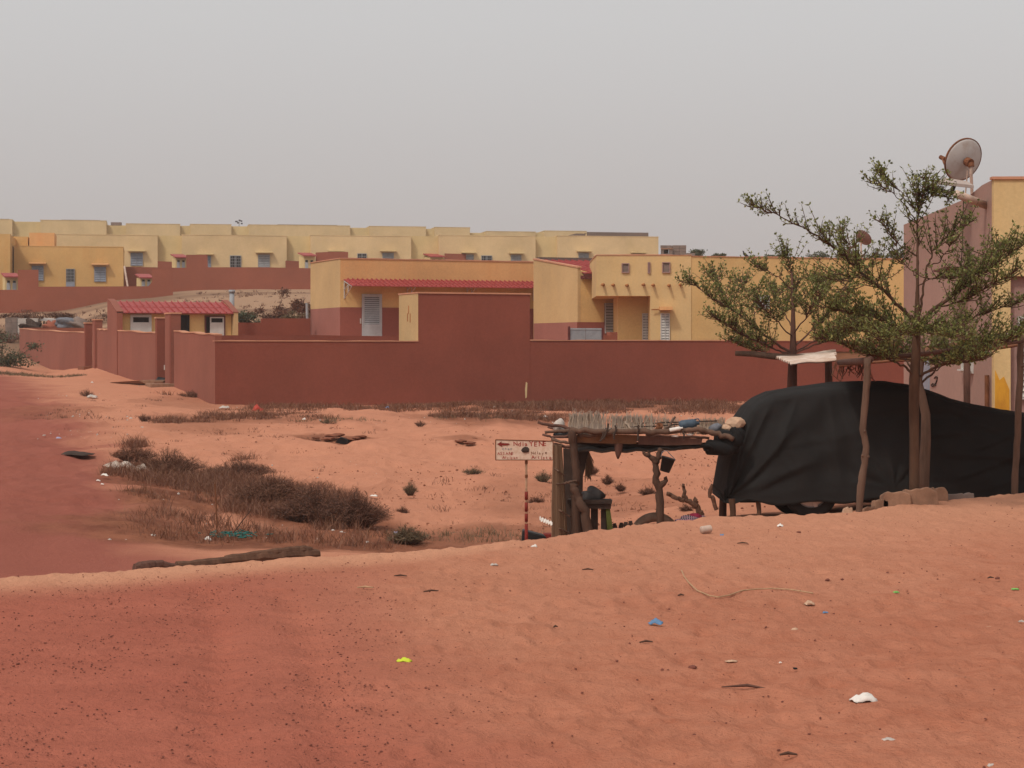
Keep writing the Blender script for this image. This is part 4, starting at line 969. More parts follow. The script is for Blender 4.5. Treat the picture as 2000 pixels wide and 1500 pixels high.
# the cover: cloth draped over the car, lofted along its length
top_px = [(1417, 962), (1421, 940), (1428, 900), (1437, 868), (1448, 838), (1460, 812), (1474, 792), (1492, 778), (1520, 765), (1560, 757), (1620, 751), (1700, 746), (1760, 745), (1800, 750), (1840, 763), (1880, 778), (1925, 790), (1980, 799), (2040, 808), (2085, 822), (2110, 860), (2118, 930)]
bot_px = [(1417, 982), (1435, 986), (1460, 980), (1500, 984), (1540, 985), (1600, 983), (1650, 981), (1700, 978), (1760, 976), (1850, 978), (1950, 974), (2118, 975)]
def cover():
    mb = MB(); n = 270; m = 110
    xs = np.concatenate([np.linspace(1417, 1500, 70), np.linspace(1502, 2118, n-70)])
    rows = []
    for px in xs:
        zt_ = zy(float(np.interp(px, [a for a, b in top_px], [b for a, b in top_px])), CY+.45)
        zb_ = zy(float(np.interp(px, [a for a, b in bot_px], [b for a, b in bot_px])), CY)
        X = cx(px); endk = min(1, (px-1417)/60)*1.0
        e2 = min(1, (2118-px)/50)
        half = .80*(.80+.20*math.sqrt(max(0, endk)))*(.7+.3*e2); ymid = CY+.88
        cab = max(0, min(1, (zt_-zb_-.75)/.5))
        row = []
        for k in range(m+1):
            u = k/m
            # profile: 0..0.36 front side up, 0.36..0.64 over the top, then down the far side
            if u < .38: t = u/.38; y = -half*(1.12-.10*t-.22*cab*max(0, t-.5)*2*.6-.02); z = zb_+(zt_-zb_)*(t*.93)
            elif u > .62: t = (1-u)/.38; y = half*(1.12-.10*t-.22*cab*max(0, t-.5)*2*.6-.02); z = zb_+(zt_-zb_)*(t*.93)
            else:
                t = (u-.38)/.24; yy = half*(1-.132*cab); y = -yy+2*yy*t; z = zb_+(zt_-zb_)*(.93+.07*math.sin(math.pi*t)**.6)
            row.append([X, ymid+y, z, u])
        rows.append(row)
    A = np.array(rows)
    X, Yc, Z, U = A[..., 0], A[..., 1], A[..., 2], A[..., 3]
    side = np.clip((U-.02)/.1, 0, 1)*np.clip((.40-U)/.08, 0, 1)
    zt0 = zy(960, CY)
    hgt = np.clip((Z-zt0)/1.2, 0, 1)
    # folds: diagonal pulls from the tied corner, gathers near the hem, dents between hard points
    fold = .035*np.sin((X*3.2+Z*2.6)*2.2+2*fbm(X*.8, Z*.8, 2))*np.clip((cx(1600)-X)/1.2, 0, 1)
    fold += .016*fbm(X*1.2+Z*.9, Z*.55-X*.3+4, 4)*3+.018*np.abs(fbm(X*2.4+Z*2.0, Z*.7-X*.5, 2))*2
    fold += .016*np.sin(X*15+5*fbm(X*1.3, Z*.5, 2))*(1-hgt)**2
    dg = X*1.0-Z*1.35+.25*fbm(X*.9, Z*.9, 2)
    fold += .030*np.abs(np.sin(dg*3.1+.6*np.sin(X*1.7)))**3*np.clip((X-cx(1500))/.6, 0, 1)*hgt**.5
    fold += .026*np.abs(np.sin((X*.55+Z*2.2)*2.6+fbm(X*.6, Z*.8+3, 2)*2))**4*np.clip((X-cx(1780))/.5, 0, 1)
    cxp, czp = cx(1745), zy(955, CY)                      # tie point with radiating creases
    ang = np.arctan2(Z-czp, X-cxp); dist = np.hypot(X-cxp, Z-czp)
    fold += .022*np.sin(ang*13)*np.exp(-dist*2.4)
    cxq, czq = cx(1424), zy(975, CY); ang = np.arctan2(Z-czq, X-cxq); dist = np.hypot(X-cxq, Z-czq)
    fold += .035*np.sin(ang*15+1)*np.exp(-dist*1.3)
    rnc = random.Random(21)
    for ax_, ay_, bx_, by_, wd, am in ((1426, 970, 1478, 800, .030, .03), (1426, 972, 1520, 768, .035, .035), (1428, 974, 1560, 830, .03, .03), (1428, 978, 1600, 900, .03, .025), (1424, 965, 1452, 845, .025, .03), (1430, 980, 1560, 960, .025, .02),
        (1745, 958, 1665, 940, .022, .025), (1745, 956, 1690, 905, .025, .03), (1745, 954, 1735, 870, .03, .03), (1747, 955, 1800, 895, .025, .03), (1747, 957, 1850, 930, .025, .03), (1747, 960, 1900, 950, .02, .02), (1740, 960, 1600, 965, .02, .02),
        (1655, 770, 1690, 850, .04, .04), (1640, 755, 1700, 930, .05, .025), (1560, 775, 1505, 925, .05, .03), (1620, 765, 1645, 960, .05, .02), (1850, 800, 1990, 862, .035, .03), (1895, 880, 2010, 838, .03, .035), (1830, 885, 2000, 895, .03, .03), (1860, 935, 2010, 885, .03, .035), (1800, 850, 1900, 845, .03, .03), (1700, 800, 1830, 790, .05, .02), (1530, 870, 1700, 840, .04, .015), (1900, 960, 2020, 925, .03, .03)):
        x0_, z0_, x1_, z1_ = cx(ax_), zy(ay_, CY), cx(bx_), zy(by_, CY); ddx, ddz = x1_-x0_, z1_-z0_; ll = math.hypot(ddx, ddz)
        al = ((X-x0_)*ddx+(Z-z0_)*ddz)/ll/ll; ac = ((X-x0_)*ddz-(Z-z0_)*ddx)/ll+.05*fbm(X*2+ax_, Z*2, 2)
        wl = wd*(.5+.9*np.clip(al, 0, 1))
        prof = np.exp(-np.abs(ac)/wl)-.6*np.exp(-((ac-wl*2.2)/(wl*1.6))**2)
        fold += am*prof*sstep(-.05, .12, al)*sstep(1.1, .75, al)
    sag = .05*np.exp(-((X-cx(1885))/.35)**2-((Z-zy(870, CY))/.18)**2)-.06*np.exp(-((X-cx(1850))/.5)**2-((Z-zy(815, CY))/.08)**2)
    Yc = Yc-(fold+sag)*np.clip(side*1.2, 0, 1)
    Z = Z+.012*fbm(X*2.2, Yc*2.2, 3)*2*(U > .3)*(U < .7)+.02*np.sin(X*9+3*fbm(X, X*0, 2))*np.clip((.06-U)/.06, 0, 1)
    vs = np.stack([X, Yc, Z], -1).reshape(-1, 3); nr, nc = X.shape
    fs = [(i*nc+j, i*nc+j+1, (i+1)*nc+j+1, (i+1)*nc+j) for i in range(nr-1) for j in range(nc-1)]
    mb.add([tuple(v) for v in vs], fs)
    mb.add([tuple(vs[j]) for j in range(nc)], [tuple(range(nc))])
    o = mb.build('car_cover', 'cover', None, (cx(1760), CY+.9, zy(980, CY)), True)
    md = o.modifiers.new('cloth', 'SOLIDIFY'); md.thickness = .006; md.offset = -1
    tag(o, 'big black fabric cover draped over the parked car', 'car cover')
cover()
for px, y0, y1, w, lab in ((1431, 980, 1030, .040, 'dark wooden stump under the left corner of the car cover'), (1482, 983, 1030, .030, 'second short stump under the car cover, right of the corner one')):
    q = at(px, y0-6, CY+.1); mb = MB(); g = gz(q[0], q[1]); mb.tube([(q[0], q[1], g-.08), (q[0]+.005, q[1], (g+q[2])/2), (q[0]-.01, q[1], q[2])], [w, w*.95, w*1.05], 9); o = mb.build('stump', 'bark', None, (q[0], q[1], g)); tag(o, lab, 'stump')

# ---------------------------------------------------------- awning shelter over the car
def post(label, pts, Ys, rad, mat='bark_grey', seed=0, name='post'):
    path = [Vector(at(px, py, Ys)) for px, py in pts]; g = gz(path[-1].x, path[-1].y)
    if path[-1].z > g-.05: path[-1].z = g-.12
    # resample with little knots
    fine = []; rr = []; rn = random.Random(seed)
    for i in range(len(path)-1):
        for k in range(4):
            t = k/4; p = path[i].lerp(path[i+1], t); fine.append(p+Vector((rn.uniform(-1, 1), rn.uniform(-1, 1), 0))*rad*.12); rr.append(rad*rn.uniform(.88, 1.1))
    fine.append(path[-1]); rr.append(rad*1.1)
    mb = MB(); mb.tube(fine, rr, 9)
    for _ in range(3):
        k = rn.randrange(2, len(fine)-2); d = Vector((rn.uniform(-1, 1), -.6, rn.uniform(.1, .5))).normalized(); mb.tube([fine[k], fine[k]+d*rad*1.5], [rad*.45, rad*.3], 6)
    return mb, path
rS = thing('shade_shelter', 'rough pole shelter with whitish and rusty sheet roof above the covered car', 'shelter', (at(1720, 0, 23)[0], 23, gz(at(1720, 0, 23)[0], 23)))
for lab, pts, Ys, rad, mt in (('crooked grey front post', [(1695, 700), (1692, 760), (1684, 838), (1692, 872), (1687, 915), (1681, 950), (1675, 1000)], 18.6, .036, 'bark_grey'),
      ('straight front post at the right edge', [(1994, 655), (1992, 740), (1987, 850), (1983, 930), (1981, 975)], 20.6, .036, 'bark_grey'),
      ('dark rear post', [(1617, 695), (1622, 770)], 27.2, .055, 'bark_red'), ('dark thin rear post by the pink wall', [(1889, 685), (1890, 800)], 26.6, .05, 'bark_red')):
    mb, path = post(lab, pts, Ys, rad, seed=int(pts[0][0])); tag(mb.build('post', mt, rS, smooth=True), lab)
def pt(px, py, Y): return Vector(at(px, py, Y))
mb = MB(); mb.tube([pt(1436, 690, 26.6), pt(1470, 691.5, 26.6), pt(1510, 696, 26.6), pt(1600, 700, 26.6), pt(1700, 701, 26.6)], [.035, .04, .045, .045, .04], 8); mb.build('beam', 'bark_grey', rS, smooth=True)
mb = MB(); mb.tube([pt(1690, 702, 19.0), pt(1800, 692, 19.4), pt(1900, 678, 20.0), pt(2030, 662, 20.8)], [.022, .025, .025, .022], 8); mb.build('beam', 'bark_red', rS, smooth=True)
mb = MB(); mb.tube([pt(1640, 708, 22), pt(1690, 705, 19), pt(1700, 702, 18.6)], .035, 8); mb.build('beam', 'bark_red', rS, smooth=True)
def sheet(name, mat, corners, nx, ny, amp, corr, seed=0):
    a, b, c, d = [Vector(p) for p in corners]; mb = MB(); vs = []
    for j in range(ny+1):
        for i in range(nx+1):
            u, v = i/nx, j/ny; p = a.lerp(b, u).lerp(d.lerp(c, u), v)
            p.z += amp*math.sin(u*corr*2*math.pi)+.02*float(fbm(np.array([u*3+seed]), np.array([v*3.]), 2)[0])
            vs.append(p)
    w = nx+1; fs = [(j*w+i, j*w+i+1, (j+1)*w+i+1, (j+1)*w+i) for j in range(ny) for i in range(nx)]
    mb.add(vs, fs); o = mb.build(name, mat, rS); md = o.modifiers.new('t', 'SOLIDIFY'); md.thickness = .012
    return o
tag(sheet('roof_sheet', 'white_sheet', [pt(1508, 696, 27.0), pt(1545, 709, 24.8), pt(1636, 703, 24.9), pt(1632, 684.5, 27.2)], 40, 12, .016, 9, 1), 'whitish corrugated roof sheet')
tag(sheet('roof_sheet', 'rust', [pt(1628, 690, 26.9), pt(1640, 712, 23), pt(1800, 699, 22.5), pt(1800, 683, 26.5)], 50, 10, .015, 14, 2), 'rusty sheet with pale edge')
tag(sheet('roof_sheet', 'rust', [pt(1800, 678, 26), pt(1800, 701, 21), pt(2050, 662, 21), pt(2050, 643, 26)], 60, 10, .015, 18, 3), 'dark sheet at the right')
mb = MB(); mb.tube([pt(1690, 691, 26.8), pt(1745, 686, 26.8), pt(1800, 681, 26.3)], .018, 6); mb.tube([pt(1810, 676.5, 26), pt(1900, 665.5, 25.9), pt(1990, 648, 25.8)], .018, 6); mb.build('edge_strip', 'tin_sheet', rS)
# dangling dry creeper under the roof
mb = MB(); rn = random.Random(3)
for i in range(40):
    p = pt(rn.uniform(1628, 1700), rn.uniform(703, 712), 23.5); L_ = rn.uniform(.05, .22); mb.tube([p, p+Vector((rn.uniform(-.05, .05), 0, -L_*.6)), p+Vector((rn.uniform(-.1, .1), 0, -L_))], .006, 4)
tag(mb.build('hanging_straw', 'dry_brown', rS), kind='stuff')

# ---------------------------------------------------------- blocks round the tree foot
blocks = [(1656, 1000, 18.9, .10, .12, .17, 'rock_tan', 'pale cone-like stone leaning at the foot of the crooked post', 1), (1700, 996, 18.75, .13, .10, .09, 'concrete', 'whitish topped small block right of the crooked post', 0),
 (1722, 992, 18.9, .16, .15, .15, 'concrete', 'broken block with a hollow between the white topped one and the big slabs', 2), (1752, 990, 18.9, .30, .16, .18, 'concrete', 'left of the two big broken slabs at the tree foot', 3), (1800, 989, 18.95, .36, .16, .22, 'concrete', 'largest broken slab at the foot of the nearest tree trunk', 4),
 (1834, 980, 19.4, .20, .16, .17, 'concrete', 'upright broken block right of the largest slab', 5), (1866, 972, 19.9, .24, .14, .11, 'brick_grey', 'low grey block further right of the tree foot', 6), (1888, 970, 20.1, .17, .15, .12, 'brick_grey', 'last grey block of the row, right of the tree', 7)]
for px, py, Y, w, d, h, mt, lab, sd_ in blocks:
    h *= .8; w *= .92; X = at(px, py, Y)[0]; g = gz(X, Y); rn = random.Random(sd_+50); mb = MB()
    nn = 7; tops = [(X-w/2+w*i/(nn-1)*1.0, h*(rn.uniform(.80, 1.05) if 0 < i < nn-1 else rn.uniform(.5, .95))) for i in range(nn)]
    pts = [(X-w/2-.01, Y, g-.06)]+[(x, Y, g+z) for x, z in tops]+[(X+w/2+.01, Y, g-.06)]
    bs = [(p[0]+rn.uniform(-.01, .01), Y+d*rn.uniform(.85, 1.1), p[2]-(.02 if p[2] > g else 0)) for p in pts]
    n = len(pts); mb.add(pts+bs, [tuple(range(n)), tuple(range(2*n-1, n-1, -1))]+[(i, i+n, (i+1) % n+n, (i+1) % n) for i in range(n)])
    o = mb.build('concrete_block', mt, None, (X, Y, g), bevel=.012); tag(o, lab, 'block', 'broken blocks at the tree foot')

# ---------------------------------------------------------- trees with tiered branches and small leaves
def leaf_at(mb_v, mb_f, p, d, n, s):
    """one small leaf: folded diamond"""
    b = len(mb_v); d = d.normalized(); w = d.cross(n).normalized(); nn = w.cross(d)
    mb_v += [p, p+d*s*.55+w*s*.28+nn*s*.05, p+d*s, p+d*s*.55-w*s*.28+nn*s*.05]
    mb_f += [(b, b+1, b+2), (b, b+2, b+3)]
def tree(name, label, trunk, trunk_r, branches, Y0, leaf_s, dens, loc, seed, bark='bark_red', twl=.58, trunk_n=10, leafm='leaf', taper=None):
    """branches: list of (pixel polyline, depth offset start, depth offset end, start radius, first leaf position 0..1)"""
    rn = random.Random(seed); r = thing(name, label, 'tree', loc)
    path = [pt(px, py, Y0+dy) for px, py, dy in trunk]
    mb = MB(); rr = taper or [trunk_r+(trunk_r*.42-trunk_r)*(i/(len(path)-1)) for i in range(len(path))]
    mb.tube(path, rr, trunk_n); mb.build('trunk', bark, r, smooth=True)
    tv, tf = [], []; twm = MB()
    for poly, d0, d1, r0, f0, dk in branches:
        P_ = [pt(px, py, Y0+d0+(d1-d0)*i/(len(poly)-1)) for i, (px, py) in enumerate(poly)]
        # resample
        Q = []
        for i in range(len(P_)-1):
            for k in range(5): Q.append(P_[i].lerp(P_[i+1], k/5))
        Q.append(P_[-1]); n = len(Q)
        Q = [q+Vector((rn.uniform(-1, 1), rn.uniform(-1, 1), rn.uniform(-1, 1)))*.012 for q in Q]
        bm_ = MB(); bm_.tube(Q, [max(.0035, .72*r0*(1-.9*i/(n-1))) for i in range(n)], 7); bm_.build('branch', bark, r, smooth=True)
        Ltot = sum((Q[i+1]-Q[i]).length for i in range(n-1))
        nt = int(Ltot*dens*dk*(1.15 if dk >= 1.7 else 1.0))
        for _ in range(nt):
            t = f0+(1-f0)*rn.random()**.85; k = min(n-2, int(t*(n-1))); p = Q[k].lerp(Q[k+1], t*(n-1)-k); bd = (Q[k+1]-Q[k]).normalized()
            sidev = bd.cross(Vector((0, 0, 1)))
            if sidev.length < .2: sidev = Vector((math.cos(rn.uniform(0, 6.3)), math.sin(rn.uniform(0, 6.3)), 0))
            sidev.normalize()
            d = (bd*rn.uniform(.15, .8)+sidev*rn.choice((-1, 1))*rn.uniform(.2, 1)+Vector((0, 0, rn.uniform(-.05, .55)))).normalized()
            L_ = twl*rn.uniform(.3, 1)*(1.15-.80*t)*(.62 if r0 < .0105 else 1); e = p+d*L_+Vector((0, 0, L_*.18)); mid = p+d*L_*.5
            twm.tube([p, mid, e], [.006, .0045, .002], 4, False)
            nw = max(2, int(L_/.055))
            for j in range(nw+1):
                c = p.lerp(mid, j/nw*2) if j/nw < .5 else mid.lerp(e, j/nw*2-1)
                if j == 0: continue
                for q in range(rn.randint(4, 7)):
                    a = rn.uniform(0, 6.283); o1 = d.orthogonal().normalized(); o2 = d.cross(o1)
                    ld = (o1*math.cos(a)+o2*math.sin(a)+d*rn.uniform(.1, .9)+Vector((0, 0, .35))).normalized()
                    nrm = Vector((rn.uniform(-.6, .6), rn.uniform(-.6, .6), 1))
                    leaf_at(tv, tf, c+ld*.008, ld, nrm, leaf_s*rn.uniform(.65, 1.2))
    twm.build('twigs', bark, r); tag(bpy.data.objects[[c.name for c in r.children if c.name.startswith('twigs')][0]], kind='stuff')
    mb = MB(); mb.v = [tuple(v) for v in tv]; mb.f = tf
    tag(mb.build('crown', leafm, r), kind='stuff')
    return r
Y0 = 19.2
loc = (at(1788, 0, Y0)[0], Y0, gz(at(1788, 0, Y0)[0], Y0))
mainb = [
 ([(1790, 632), (1762, 603), (1735, 577), (1690, 537), (1655, 505), (1620, 478), (1560, 440), (1510, 415), (1472, 402)], 0, -.4, .030, .22, 1.25),
 ([(1690, 537), (1665, 545), (1650, 560), (1638, 580)], -.2, -.6, .012, .1, 1.6),
 ([(1655, 505), (1660, 480), (1640, 462), (1632, 450)], -.2, .3, .010, .1, 1.3),
 ([(1735, 577), (1720, 560), (1690, 520), (1680, 500)], -.1, .8, .012, .15, 1.5),
 ([(1793, 630), (1830, 600), (1870, 570), (1920, 535), (1965, 500), (2010, 468), (2060, 440)], 0, -.2, .032, .25, 1.9),
 ([(1870, 570), (1900, 530), (1930, 500), (1960, 478)], 0, .6, .014, .1, 1.9),
 ([(1830, 600), (1880, 590), (1930, 560), (1985, 530)], 0, -.7, .014, .2, 1.9),
 ([(1794, 625), (1802, 575), (1812, 520), (1822, 492), (1850, 462), (1880, 438), (1900, 430)], 0, .3, .020, .45, 1.0),
 ([(1812, 520), (1835, 510), (1850, 490), (1862, 470)], .1, -.5, .010, .3, .9),
 ([(1792, 620), (1791, 540), (1793, 470), (1792, 420), (1794, 395), (1800, 375)], 0, 0, .022, .35, 1.3),
 ([(1792, 440), (1770, 402), (1745, 377), (1718, 360), (1697, 352)], 0, -.1, .009, .45, 1.1),
 ([(1793, 410), (1775, 385), (1750, 365), (1722, 348), (1716, 336)], 0, .3, .008, .35, 1.4),
 ([(1794, 400), (1815, 385), (1840, 382), (1862, 390)], 0, -.1, .009, .2, 2.0),
 ([(1793, 395), (1800, 372), (1806, 355), (1800, 347)], 0, .1, .007, .2, 1.8),
 ([(1792, 500), (1765, 485), (1745, 465), (1725, 440), (1716, 430)], 0, -.2, .010, .35, 1.3),
 ([(1791, 540), (1770, 520), (1755, 500), (1750, 470)], 0, .5, .010, .25, 1.6),
 ([(1791, 560), (1815, 545), (1840, 540), (1862, 545)], 0, -.6, .010, .25, 1.5),
 ([(1790, 650), (1750, 635), (1710, 622), (1660, 612), (1610, 600)], 0, -.5, .018, .2, 2.1),
 ([(1790, 655), (1740, 648), (1690, 645), (1640, 650)], 0, .9, .016, .25, 2.0),
 ([(1792, 652), (1840, 640), (1890, 625), (1940, 605), (1990, 592)], 0, .5, .016, .3, 1.4),
 ([(1790, 655), (1800, 645), (1830, 650), (1870, 660)], 0, -1.2, .014, .25, 1.8),
 ([(1790, 655), (1780, 650), (1750, 655), (1720, 665)], 0, -1.3, .014, .25, 1.8),
 ([(1785, 738), (1765, 715), (1735, 702), (1690, 688), (1640, 672), (1600, 660)], 0, -.4, .020, .3, 2.1),
 ([(1788, 738), (1772, 708), (1760, 695), (1740, 690)], 0, .7, .014, .35, 1.8),
 ([(1793, 735), (1825, 716), (1860, 700), (1900, 685), (1950, 672), (1990, 655)], 0, -.5, .020, .35, 2.1),
 ([(1793, 735), (1840, 712), (1880, 708), (1920, 700)], 0, -1.0, .016, .35, 1.8),
 ([(1792, 736), (1830, 722), (1850, 700), (1870, 680)], 0, .8, .014, .4, 1.8),
 ([(1850, 690), (1900, 670), (1960, 660), (2020, 630)], .6, .2, .012, .1, 1.7)]
tree('almond_tree', 'nearest slender tree with tiered small leaves standing in front of the black cover', [(1786, 985, 0), (1786, 940, 0), (1786, 860, 0), (1785, 790, 0), (1786, 742, 0), (1789, 690, 0), (1791, 640, 0), (1792, 560, 0), (1792, 450, 0)], .060, mainb, Y0, .036, 27, loc, 5, bark='bark', taper=[.055, .051, .049, .050, .054, .045, .037, .016, .009])
Y1 = 27.0
X1_ = at(1548, 0, Y1)[0]
tb = [
 ([(1550, 695), (1520, 672), (1480, 645), (1440, 612), (1400, 588), (1360, 560), (1330, 548)], 0, -.4, .030, .25, 1.4),
 ([(1440, 612), (1420, 580), (1405, 555), (1398, 530)], -.2, .5, .012, .1, 1.7),
 ([(1480, 645), (1470, 600), (1460, 570), (1448, 548)], -.1, .8, .012, .2, 1.6),
 ([(1550, 695), (1515, 682), (1475, 665), (1430, 640), (1390, 615)], 0, -.8, .022, .25, 1.9),
 ([(1548, 700), (1500, 690), (1460, 680), (1430, 665)], 0, .8, .02, .3, 1.9),
 ([(1549, 690), (1549, 640), (1550, 590), (1548, 540), (1538, 505), (1533, 495)], 0, 0, .026, .3, 1.4),
 ([(1549, 600), (1580, 575), (1610, 558), (1622, 545)], 0, .3, .014, .3, 1.6),
 ([(1549, 570), (1525, 545), (1500, 530), (1480, 520)], 0, -.3, .012, .3, 1.5),
 ([(1549, 560), (1570, 540), (1590, 548), (1610, 550)], 0, -.5, .012, .3, 1.5),
 ([(1550, 680), (1590, 640), (1620, 610), (1650, 590)], 0, .2, .022, .3, 1.9),
 ([(1550, 690), (1600, 670), (1650, 655), (1700, 640)], 0, -.4, .022, .3, 2.1),
 ([(1550, 690), (1590, 665), (1640, 650), (1680, 620)], 0, .9, .02, .3, 2.1),
 ([(1549, 660), (1520, 630), (1500, 610), (1485, 590)], 0, -.9, .016, .3, 1.7),
 ([(1549, 650), (1575, 620), (1590, 590), (1600, 570)], 0, -1.0, .016, .3, 1.7),
 ([(1549, 640), (1530, 610), (1520, 580), (1518, 560)], 0, 1.0, .016, .3, 1.7)]
tree('almond_tree', 'second bushy tree behind the cover, its trunk rising through the whitish roof sheet', [(1547, 800, 0), (1547, 755, 0), (1548, 715, 0), (1549, 670, 0), (1549, 600, 0), (1546, 530, 0)], .075, tb, Y1, .042, 25, (X1_, Y1, gz(X1_, Y1)), 8, twl=.66, taper=[.075, .072, .065, .045, .026, .012])
Y2 = 21.2; X2_ = at(1800, 0, Y2)[0]
tb = [([(1797, 750), (1830, 720), (1870, 700), (1920, 690)], 0, .6, .02, .35, 1.7), ([(1797, 745), (1770, 705), (1730, 690), (1690, 680)], 0, .6, .02, .35, 1.7), ([(1798, 720), (1815, 680), (1850, 660), (1880, 640)], 0, .6, .016, .3, 1.4), ([(1798, 720), (1780, 690), (1750, 660), (1720, 640)], 0, .8, .016, .3, 1.5)]
tree('almond_tree', 'greyish curved slim tree trunk just behind the nearest tree', [(1802, 985, 0), (1804, 930, 0), (1808, 860, 0), (1808, 810, 0), (1800, 770, 0), (1794, 745, 0), (1800, 700, 0), (1802, 660, 0)], .068, tb, Y2, .042, 20, (X2_, Y2, gz(X2_, Y2)), 15, bark='bark_grey')

# far bushes on the skyline and beyond walls
def bush(label, c, d, n, s, mat, seed, name='bush', flat=1.0):
    rn = random.Random(seed); r = thing(name, label, 'bush', c); v, f = [], []; tw = MB()
    cl = [(Vector((rn.gauss(0, .28)*d[0], rn.gauss(0, .28)*d[1], abs(rn.gauss(.25, .3))*d[2])), rn.uniform(.15, .32)) for _ in range(14)]
    for b, _ in cl[:9]: tw.tube([Vector(c)+Vector((0, 0, -.1)), Vector(c)+b*.6, Vector(c)+b], [.03*d[2], .015*d[2], .005], 4)
    for _ in range(n):
        b, k = rn.choice(cl); q = Vector((rn.gauss(0, 1)*d[0], rn.gauss(0, 1)*d[1], rn.gauss(0, .8)*d[2]))*k*.45+b
        if q.z < 0: q.z = -q.z*.3
        leaf_at(v, f, Vector(c)+q, Vector((rn.gauss(0, 1), rn.gauss(0, 1), rn.gauss(.3, 1))), Vector((rn.gauss(0, .5), rn.gauss(0, .5), 1)), s*rn.uniform(.6, 1.3))
    tw.build('stem', 'bark_red', r); mb = MB(); mb.v = [tuple(x) for x in v]; mb.f = f; tag(mb.build('foliage', mat, r), kind='stuff'); return r
bush('grey green bush top just right of the unfinished brick building', at(1358, 500, 132), (.9, .9, .65), 1400, .13, 'leaf_far', 1)
for px, py, w, h, lab in ((1405, 502, .6, .25, 'faint low bush on the skyline left of the perched bird'), (1510, 503, .8, .22, 'low dark bush top on the skyline right of the bird'), (1600, 505, .9, .55, 'loose bush on the skyline above the second tree'), (1657, 506, 1.2, .75, 'dense bush on the skyline left of the brown dish'), (1712, 506, .8, .6, 'thin bush on the skyline right of the brown dish'), (1748, 508, .9, .95, 'dark bush on the skyline touching the pink wall')):
    bush(lab, at(px, py, 125), (w, .8, h), 900, .12, 'leaf_far', int(px))
q = hit(8, 716, 60); bush('dark green scrubby bush at the left edge beside the far wall end', tuple(hit(2, 715, 60)), (2.2, 1.5, 1.2), 2600, .11, 'leaf_far', 5)
bush('brown dry bush at the left edge above the green one', tuple(hit(15, 668, 70)), (2.2, 1.5, .8), 1800, .11, 'dry_brown', 6)
bush('dark green thicket behind the tiled cabins, right of the vent pipe', at(478, 634, 90), (1.3, 1.2, .95), 3400, .10, 'leaf_far', 7)
bush('brown scrub mound behind the stepped inner wall', at(535, 626, 92), (1.6, 1.4, 1.0), 3400, .10, 'dry_brown', 8)
bush('tall brown scrub against the long house corner', at(590, 622, 90), (1.0, 1.2, 1.15), 2600, .10, 'dry_brown', 9)
bush('leafy grey weeds with litter on the stepped inner wall', at(572, 622, 84), (1.0, .6, .35), 900, .08, 'dry_green', 10)
q = hit(150, 640, 90)
for i, (px, py, w) in enumerate(((180, 632, 2.2), (205, 640, 1.6), (40, 612, 2.0), (120, 612, 1.6))):
    q = at(px, py+10, 107); bush(('brown dry scrub left of the tiled cabins', 'dark scrub touching the cabins gable', 'low scrub under the far red wall at the left', 'low scrub under the middle of the far red wall')[i], q, (w, 1, .45 if i > 1 else .6), 1500, .10, 'dry_brown', 30+i)

# ---------------------------------------------------------- dry scrub
def blades(v, f, p, n, spread, h, rn, w=.006, lean=.5):
    for _ in range(n):
        a = rn.uniform(0, 6.283); rad = spread*math.sqrt(rn.random()); X, Y = p.x+math.cos(a)*rad, p.y+math.sin(a)*rad
        hh = h*rn.uniform(.35, 1.1); la = rn.uniform(0, 6.283); le = rn.uniform(.1, 1)*lean*hh
        b0 = Vector((X, Y, p.z-.02)); m_ = b0+Vector((math.cos(la)*le*.35, math.sin(la)*le*.35, hh*.6)); t_ = b0+Vector((math.cos(la)*le, math.sin(la)*le, hh))
        wv = Vector((rn.uniform(-1, 1), rn.uniform(-.4, .4), 0)).normalized()*w*rn.uniform(.6, 1.4); b = len(v)
        v += [b0-wv, b0+wv, m_+wv*.7, m_-wv*.7, t_]; f += [(b, b+1, b+2, b+3), (b+3, b+2, b+4)]
def tufts_stuff(name, label, mat, areas, seed, dens, h, kind='stuff'):
    rn = random.Random(seed); v, f = [], []
    for px, py, rx, ry, k in areas:
        c = hit(px, py); n = int(rx*ry*3.14*dens*k)
        for _ in range(n):
            a = rn.uniform(0, 6.283); q = math.sqrt(rn.random()); X = c.x+math.cos(a)*q*rx; Y = c.y+math.sin(a)*q*ry
            w = float(fbm(np.array([X*.8]), np.array([Y*.5]), 2)[0])
            if w < -.18: continue
            blades(v, f, Vector((X, Y, gz(X, Y))), rn.randint(8, 14), rn.uniform(.08, .30), h*rn.uniform(.3, 1.1)*(1.1-q*.5), rn, max(.0034, c.y*.00012), 1.5)
    mb = MB(); mb.v = [tuple(x) for x in v]; mb.f = f; o = mb.build(name, mat); tag(o, label, None, None, kind); return o
tufts_stuff('dry_grass', 'dark reddish brown dry grass filling the ditch', 'dry_leaf', [(250, 920, .35, 1.0, 1.2), (320, 930, .6, 1.4, 1.3), (390, 945, .6, 1.6, 1.3), (450, 955, .6, 1.6, 1.2), (520, 965, .6, 1.6, 1.3), (590, 985, .6, 1.5, 1.4), (650, 1000, .5, 1.4, 1.5), (475, 905, .35, .5, 1.4), (265, 870, .3, .6, 1.2), (300, 960, .5, 1.2, .8), (380, 990, .8, 1.2, .6), (500, 1010, .9, 1.0, .6), (600, 1030, .8, .8, .6), (420, 1030, 1.2, 1.2, .3), (300, 1000, .5, 1.2, .3), (640, 1062, 1.6, .6, .3), (340, 1050, .8, .8, .2), (700, 1045, .6, .6, .5), (560, 958, .8, 1.2, 1.2), (420, 938, .8, 1.2, 1.2), (640, 975, .5, .8, 1.2), (350, 918, .6, 1.0, 1.2), (490, 990, .9, 1.2, .9), (610, 1015, .8, 1.0, .9)], 1, 75, .31)
